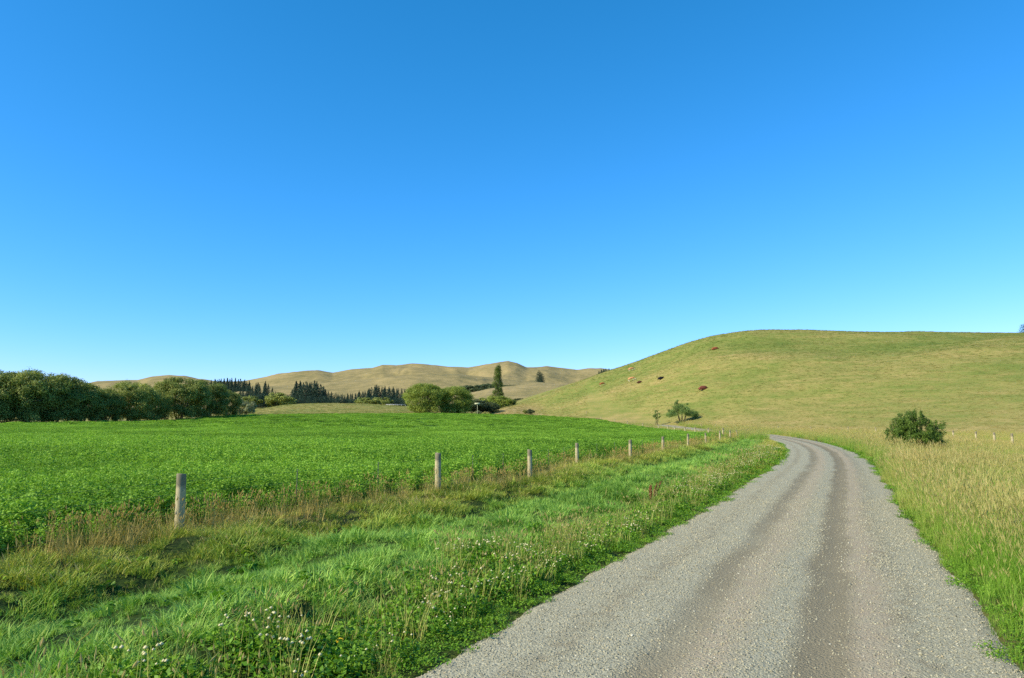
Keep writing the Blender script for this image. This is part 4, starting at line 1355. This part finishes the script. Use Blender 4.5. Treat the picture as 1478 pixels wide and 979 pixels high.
# hawthorn bush by the bend
def hawthorn():
    rs = np.random.RandomState(19); cl = []; limbs = []
    for i in range(26):
        a = rs.rand() * 6.28; tl = rs.uniform(.2, 1.1)
        L = rs.uniform(1.9, 3.0) * (1 - .12 * tl)
        e = (math.cos(a) * math.sin(tl) * L * 1.05, math.sin(a) * math.sin(tl) * L * .9, .2 + math.cos(tl) * L)
        limbs.append((bend((rs.normal(0, .15), rs.normal(0, .15), -.1), e, rs, 5, .18), .045, .008))
        for f in (.45, .62, .78, .92):
            s = np.array(e) * f
            for _ in range(2):
                o = s + rs.normal(0, .30, 3)
                q = rs.uniform(.20, .38) * (1.15 - .4 * f)
                cl.append((o[0], o[1], max(o[2], .2), q, q, q * .8))
    for i in range(95):
        a = rs.rand() * 6.28; z = rs.uniform(.15, 2.5); R = 2.35 * max(.05, 1 - z / 3.0) ** .62
        cl.append((R * .85 * math.cos(a), R * .8 * math.sin(a), z, .36, .36, .26))
    for i in range(46):   # upward pointing sprays
        a = rs.rand() * 6.28; tl = rs.uniform(0, 1.25); L = rs.uniform(2.3, 3.1) * (1 - .16 * math.sin(2 * tl))
        e = np.array((math.cos(a) * math.sin(tl) * L * .95, math.sin(a) * math.sin(tl) * L * .85, .25 + math.cos(tl) * L))
        cl.append((e[0], e[1], e[2], .10, .10, .26))
        limbs.append(([tuple(e * .7), tuple(e + (0, 0, .3))], .012, .004))
    return leaves_mesh("crown", M_HAW, cl, 130, .045, 75, .5), branch_mesh("stems", M_DBARK, .1, limbs, 76, 5)


plant("hawthorn_bush", hawthorn(), "dense dark green bush in golden grass right of the bend", "bush", 1322, 46, 586.5, 3.35, None, 1.0, .3, names=("foliage", "stem"))


# ------------------------------------------------------------------ small things by the road
def dock(seed):
    rs = np.random.RandomState(seed)
    st = MB(); sd_ = []
    for i in range(7):
        a = rs.rand() * 6.28; e = (.15 * math.cos(a) + .13, .15 * math.sin(a), .34 + .03 * i)
        P = bend((0, 0, 0), e, rs, 5, .05); st.tube(P, [.005] * 5, 5)
        for f in np.linspace(.45, 1, 10):
            q = np.array(P[0]) + (np.array(e) - np.array(P[0])) * f
            sd_.append((q[0], q[1], q[2], .03, .03, .035))
    return sd_, st


M_RUST = tree_mat("dock_seed", (.16, .055, .02), (.33, .14, .05), .1)
M_STALK = plain_mat("dock_stalk", (.25, .13, .06), .8)
xx, yy = 3.35, 17.9
root = thing("dock_plant", "rusty red seeding dock stalk on the left edge of the gravel", "weed", (xx, yy, float(H(xx, yy)[0])))
sd_, st = dock(3)
link("seed_head", leaves_mesh("seed_head", M_RUST, sd_, 26, .012, 4), root)
link("stalk", st.mesh("stalk", M_STALK), root)

M_YEL = plain_mat("dandelion_petal", (.85, .55, .02), .6)


def dandelion():
    m = MB()
    for ring, (r, z) in enumerate(((.022, .004), (.014, .010))):
        for k in range(14):
            a = 6.283 * k / 14 + ring * .2
            c, s = math.cos(a), math.sin(a); w = .0035
            m.add([(0 - s * w * .3, c * w * .3, 0), (c * r - s * w, s * r + c * w, z), (c * r * 1.05, s * r * 1.05, z), (c * r + s * w, s * r - c * w, z)], [(0, 3, 2, 1)])
    s2 = MB(); s2.tube([(.02, 0, -.26), (.005, 0, -.12), (0, 0, 0)], [.002] * 3, 5, False)
    return m.mesh("petals", M_YEL, False), s2.mesh("stalk", M_STEM)


DM = dandelion()
for (p, y, D, lb) in ((490, 925, 6.1, "yellow dandelion nearest the lens among the white clover"), (632, 832, 9.0, "small yellow dandelion in the grass above the clover patch"),
                      (788, 824, 9.3, "lone yellow dandelion beside the gravel edge")):
    z = EYE + float(rise(y)) * D
    x = X_at(p, D, z)
    r_ = thing("dandelion", lb, "flower", (x, D, z), 0, "dandelions in the verge", 1.25)
    r_.rotation_euler = (.5, 0, 0)
    link("petals", DM[0], r_); link("stalk", DM[1], r_)

# pale board on a pole at the far edge of the crop
M_BOARD = plain_mat("pale_board", (.50, .50, .28), .7)
D = 288.0; x = X_at(689, D, 5); z = float(H(x, D)[0])
top = EYE + float(rise(581.3)) * D
root = thing("pole_board", "pale flat board on a thin pole in front of the dark shrubs", "sign", (x, D, z))
m = MB(); m.tube([(0, 0, -.3), (0, 0, top - z - .2)], [.07, .06], 8); link("pole", m.mesh("pole", M_BOARD), root)
m = MB(); m.box((0, -.1, top - z - .4), (2.2, .12, .6)); link("board", m.mesh("board", M_BOARD, False), root)

# white rail fence beyond the knoll
M_WPAINT = plain_mat("white_rail_paint", (.72, .72, .68), .6)
D = 520.0
xa, xb = X_at(557, D, 14), X_at(585, D, 14)
zt = EYE + float(rise(583.2)) * D
root = thing("rail_fence", "low white rail fence beyond the knoll left of the pale willows", "fence", (xa, D, zt - 1.4))
n = 6
for i in range(n):
    m = MB(); m.box((0, 0, .2), (.14, .14, 2.1)); link("fence_post", m.mesh("fence_post", M_WPAINT, False), root, ((xb - xa) * i / (n - 1), 0, 0))
for zr in (1.15, .80):
    m = MB(); m.box(((xb - xa) / 2, -.1, zr), (xb - xa, .05, .12)); link("fence_rail", m.mesh("fence_rail", M_WPAINT, False), root)


# ------------------------------------------------------------------ cattle
def cow_mat(name, c1, c2, under=None):
    m, t, out = new_mat(name)
    tc = t.nodes.new("ShaderNodeTexCoord")
    n = noise(t, tc.outputs['Object'], 3, 3)
    c = mixc(t, rng(t, n, .4, .6), c1, c2)
    if under:
        z = N(t, "ShaderNodeSeparateXYZ", {0: tc.outputs['Object']}).outputs[2]
        c = mixc(t, rng(t, mth(t, 'ADD', z, mth(t, 'MULTIPLY', n, .25)), .80, .68), c, under)
    b = N(t, "ShaderNodeBsdfPrincipled", {'Base Color': c, 'Roughness': .75, 'Specular IOR Level': .2})
    t.links.new(b.outputs[0], out.inputs[0]); return m


def skin_mesh(name, verts, edges, mat):
    """verts: (x,y,z,rx,ry)"""
    me = bpy.data.meshes.new(name)
    me.from_pydata([v[:3] for v in verts], edges, []); me.materials.append(mat)
    o = bpy.data.objects.new(name, me); COL.objects.link(o)
    o.modifiers.new("skin", 'SKIN').use_smooth_shade = True
    sk = me.skin_vertices[0].data if me.skin_vertices else None
    if sk is None:
        bpy.context.view_layer.objects.active = o
    for i, v in enumerate(verts):
        me.skin_vertices[0].data[i].radius = (v[3], v[4] if len(v) > 4 else v[3])
    me.skin_vertices[0].data[0].use_root = True
    s = o.modifiers.new("sub", 'SUBSURF'); s.levels = 2; s.render_levels = 2
    dg = bpy.context.evaluated_depsgraph_get()
    nm = bpy.data.meshes.new_from_object(o.evaluated_get(dg))
    nm.name = name
    bpy.data.objects.remove(o)
    for q in nm.polygons: q.use_smooth = True
    return nm


def cow_body(pose, mat):
    # x forward (head +x), z up
    if pose == 'graze':
        V = [(-.75, 0, 1.08, .27, .30), (-.25, 0, 1.02, .33, .37), (.25, 0, 1.02, .34, .38), (.70, 0, 1.08, .28, .34), (1.02, 0, .95, .19, .24), (1.28, .03, .62, .13, .16), (1.42, .04, .32, .12, .12), (1.52, .04, .12, .075, .08)]
        E = [(i, i + 1) for i in range(7)]
        def leg(root, x, y, fr, dx):
            b = len(V)
            if fr: V.extend([(x, y, .72, .12), (x + dx * .5, y, .40, .065), (x + dx, y, .10, .048), (x + dx + .03, y, .03, .06)])
            else: V.extend([(x + .02, y, .78, .15), (x + .06 + dx * .5, y, .58, .085), (x - .10 + dx, y, .40, .055), (x - .04 + dx, y, .10, .046), (x - .01 + dx, y, .03, .06)])
            E.append((root, b)); n = 3 if fr else 4
            for i in range(n): E.append((b + i, b + i + 1))
        leg(3, .68, .17, True, .12); leg(3, .66, -.17, True, -.06); leg(0, -.80, .19, False, .05); leg(0, -.78, -.19, False, -.10)
        b = len(V); V += [(-1.02, 0, 1.16, .05), (-1.10, 0, .85, .025), (-1.10, 0, .45, .04)]; E += [(0, b), (b, b + 1), (b + 1, b + 2)]
        ears = [((1.30, .16, .66), (1.24, .34, .66)), ((1.30, -.12, .66), (1.24, -.30, .66))]
    else:  # lying, legs folded, head raised or resting forward
        V = [(-.72, 0, .42, .34, .38), (-.30, 0, .50, .46, .50), (.20, 0, .54, .47, .52), (.60, 0, .56, .34, .40), (.92, 0, .70, .19, .24), (1.22, .05, .80 if pose == 'lie' else .48, .13, .14), (1.50, .07, .66 if pose == 'lie' else .30, .075, .08)]
        E = [(i, i + 1) for i in range(6)]
        for (r, P) in ((3, [(.80, .28, .22, .10), (1.05, .34, .12, .06), (.82, .38, .07, .05)]), (3, [(.80, -.28, .22, .10), (1.08, -.34, .12, .06), (1.30, -.34, .06, .05)]),
                       (0, [(-.72, .34, .30, .17), (-.40, .46, .15, .09), (-.72, .52, .08, .05), (-.42, .55, .06, .045)]), (0, [(-.70, -.32, .26, .16), (-.36, -.42, .13, .08), (-.20, -.48, .07, .05)])):
            b = len(V); V += P; E.append((r, b)); E += [(b + i, b + i + 1) for i in range(len(P) - 1)]
        b = len(V); V += [(-1.06, 0, .40, .05), (-1.18, .1, .12, .03), (-1.0, .25, .06, .03)]; E += [(0, b), (b, b + 1), (b + 1, b + 2)]
        hz = V[5][2]
        ears = [((1.20, .14, hz + .08), (1.14, .33, hz + .06)), ((1.20, -.06, hz + .08), (1.14, -.24, hz + .06))]
    me = skin_mesh("body", V, E, mat)
    em = MB()
    for a, b in ears:
        a = np.array(a); b = np.array(b); mid = (a + b) / 2
        em.add([a + (.03, 0, .02), mid + (0, 0, .07), b, mid - (0, 0, .06), mid + (.03, 0, 0)], [(0, 1, 4), (1, 2, 4), (2, 3, 4), (3, 0, 4), (0, 3, 2, 1)])
    return me, em.mesh("ears", mat, False)


C_TAN = cow_mat("tan_hide", (.52, .24, .09), (.60, .31, .13), (.75, .65, .5))
C_OR = cow_mat("orange_hide", (.33, .11, .03), (.38, .14, .045), (.5, .4, .3))
C_RED = cow_mat("red_brown_hide", (.24, .07, .025), (.30, .10, .04))
C_DK = cow_mat("dark_brown_hide", (.06, .022, .012), (.10, .035, .018))
C_BL = cow_mat("black_hide", (.008, .008, .009), (.02, .018, .018))
C_MR = cow_mat("maroon_hide", (.15, .042, .022), (.21, .065, .035))
cows = [  # p, y of feet, pose, material, heading, scale, label
    (869.5, 557.5, 'graze', C_OR, .25, 1.0, "orange brown cow grazing lowest on the left of the hillside"),
    (911.5, 536, 'graze', C_TAN, .1, 1.05, "tan cow with pale belly highest on the left shoulder of the hill"),
    (912, 550.5, 'graze', C_TAN, -.1, 1.1, "tan cow with pale belly just below its twin, beside a small dark calf"),
    (922.5, 553.5, 'rest', C_DK, -.2, .78, "small dark brown calf lying right of the lower tan cow"),
    (953.5, 548.5, 'lie', C_BL, .15, .92, "black cow lying alone mid slope above the apple tree"),
    (1014, 563.5, 'rest', C_MR, .05, 1.12, "large maroon brown cow lying with its head low, nearest the road"),
    (1031.5, 505.5, 'rest', C_RED, .0, 1.05, "red brown cow resting alone near the crest of the hill"),
]
_cache = {}
Dl = np.linspace(150, 440, 600)
for (p, y, pose, mt_, hd, sc_, lb) in cows:
    Xs = X_at(p, Dl, 20); zs = H(Xs, Dl)
    k = int(np.argmax((zs - EYE) / Dl >= rise(y)))
    D = Dl[k]; z = float(zs[k]); x = float(X_at(p, D, z))
    key = (pose, mt_.name)
    if key not in _cache: _cache[key] = cow_body(pose, mt_)
    b, e = _cache[key]
    g = (float(H(x + 1, D)[0]) - float(H(x - 1, D)[0])) / 2
    r_ = thing("calf" if sc_ < .8 else "cow", lb, "calf" if sc_ < .8 else "cow", (x, D, z + .05), hd, "cattle on the hillside", (sc_ * 1.22, sc_ * 1.22, sc_ * (1.3 if pose == "graze" else 1.3)))
    r_.rotation_euler = (0, -math.atan(g) * (.75 if pose == 'graze' else .15), hd)
    link("body", b, r_); link("ears", e, r_)
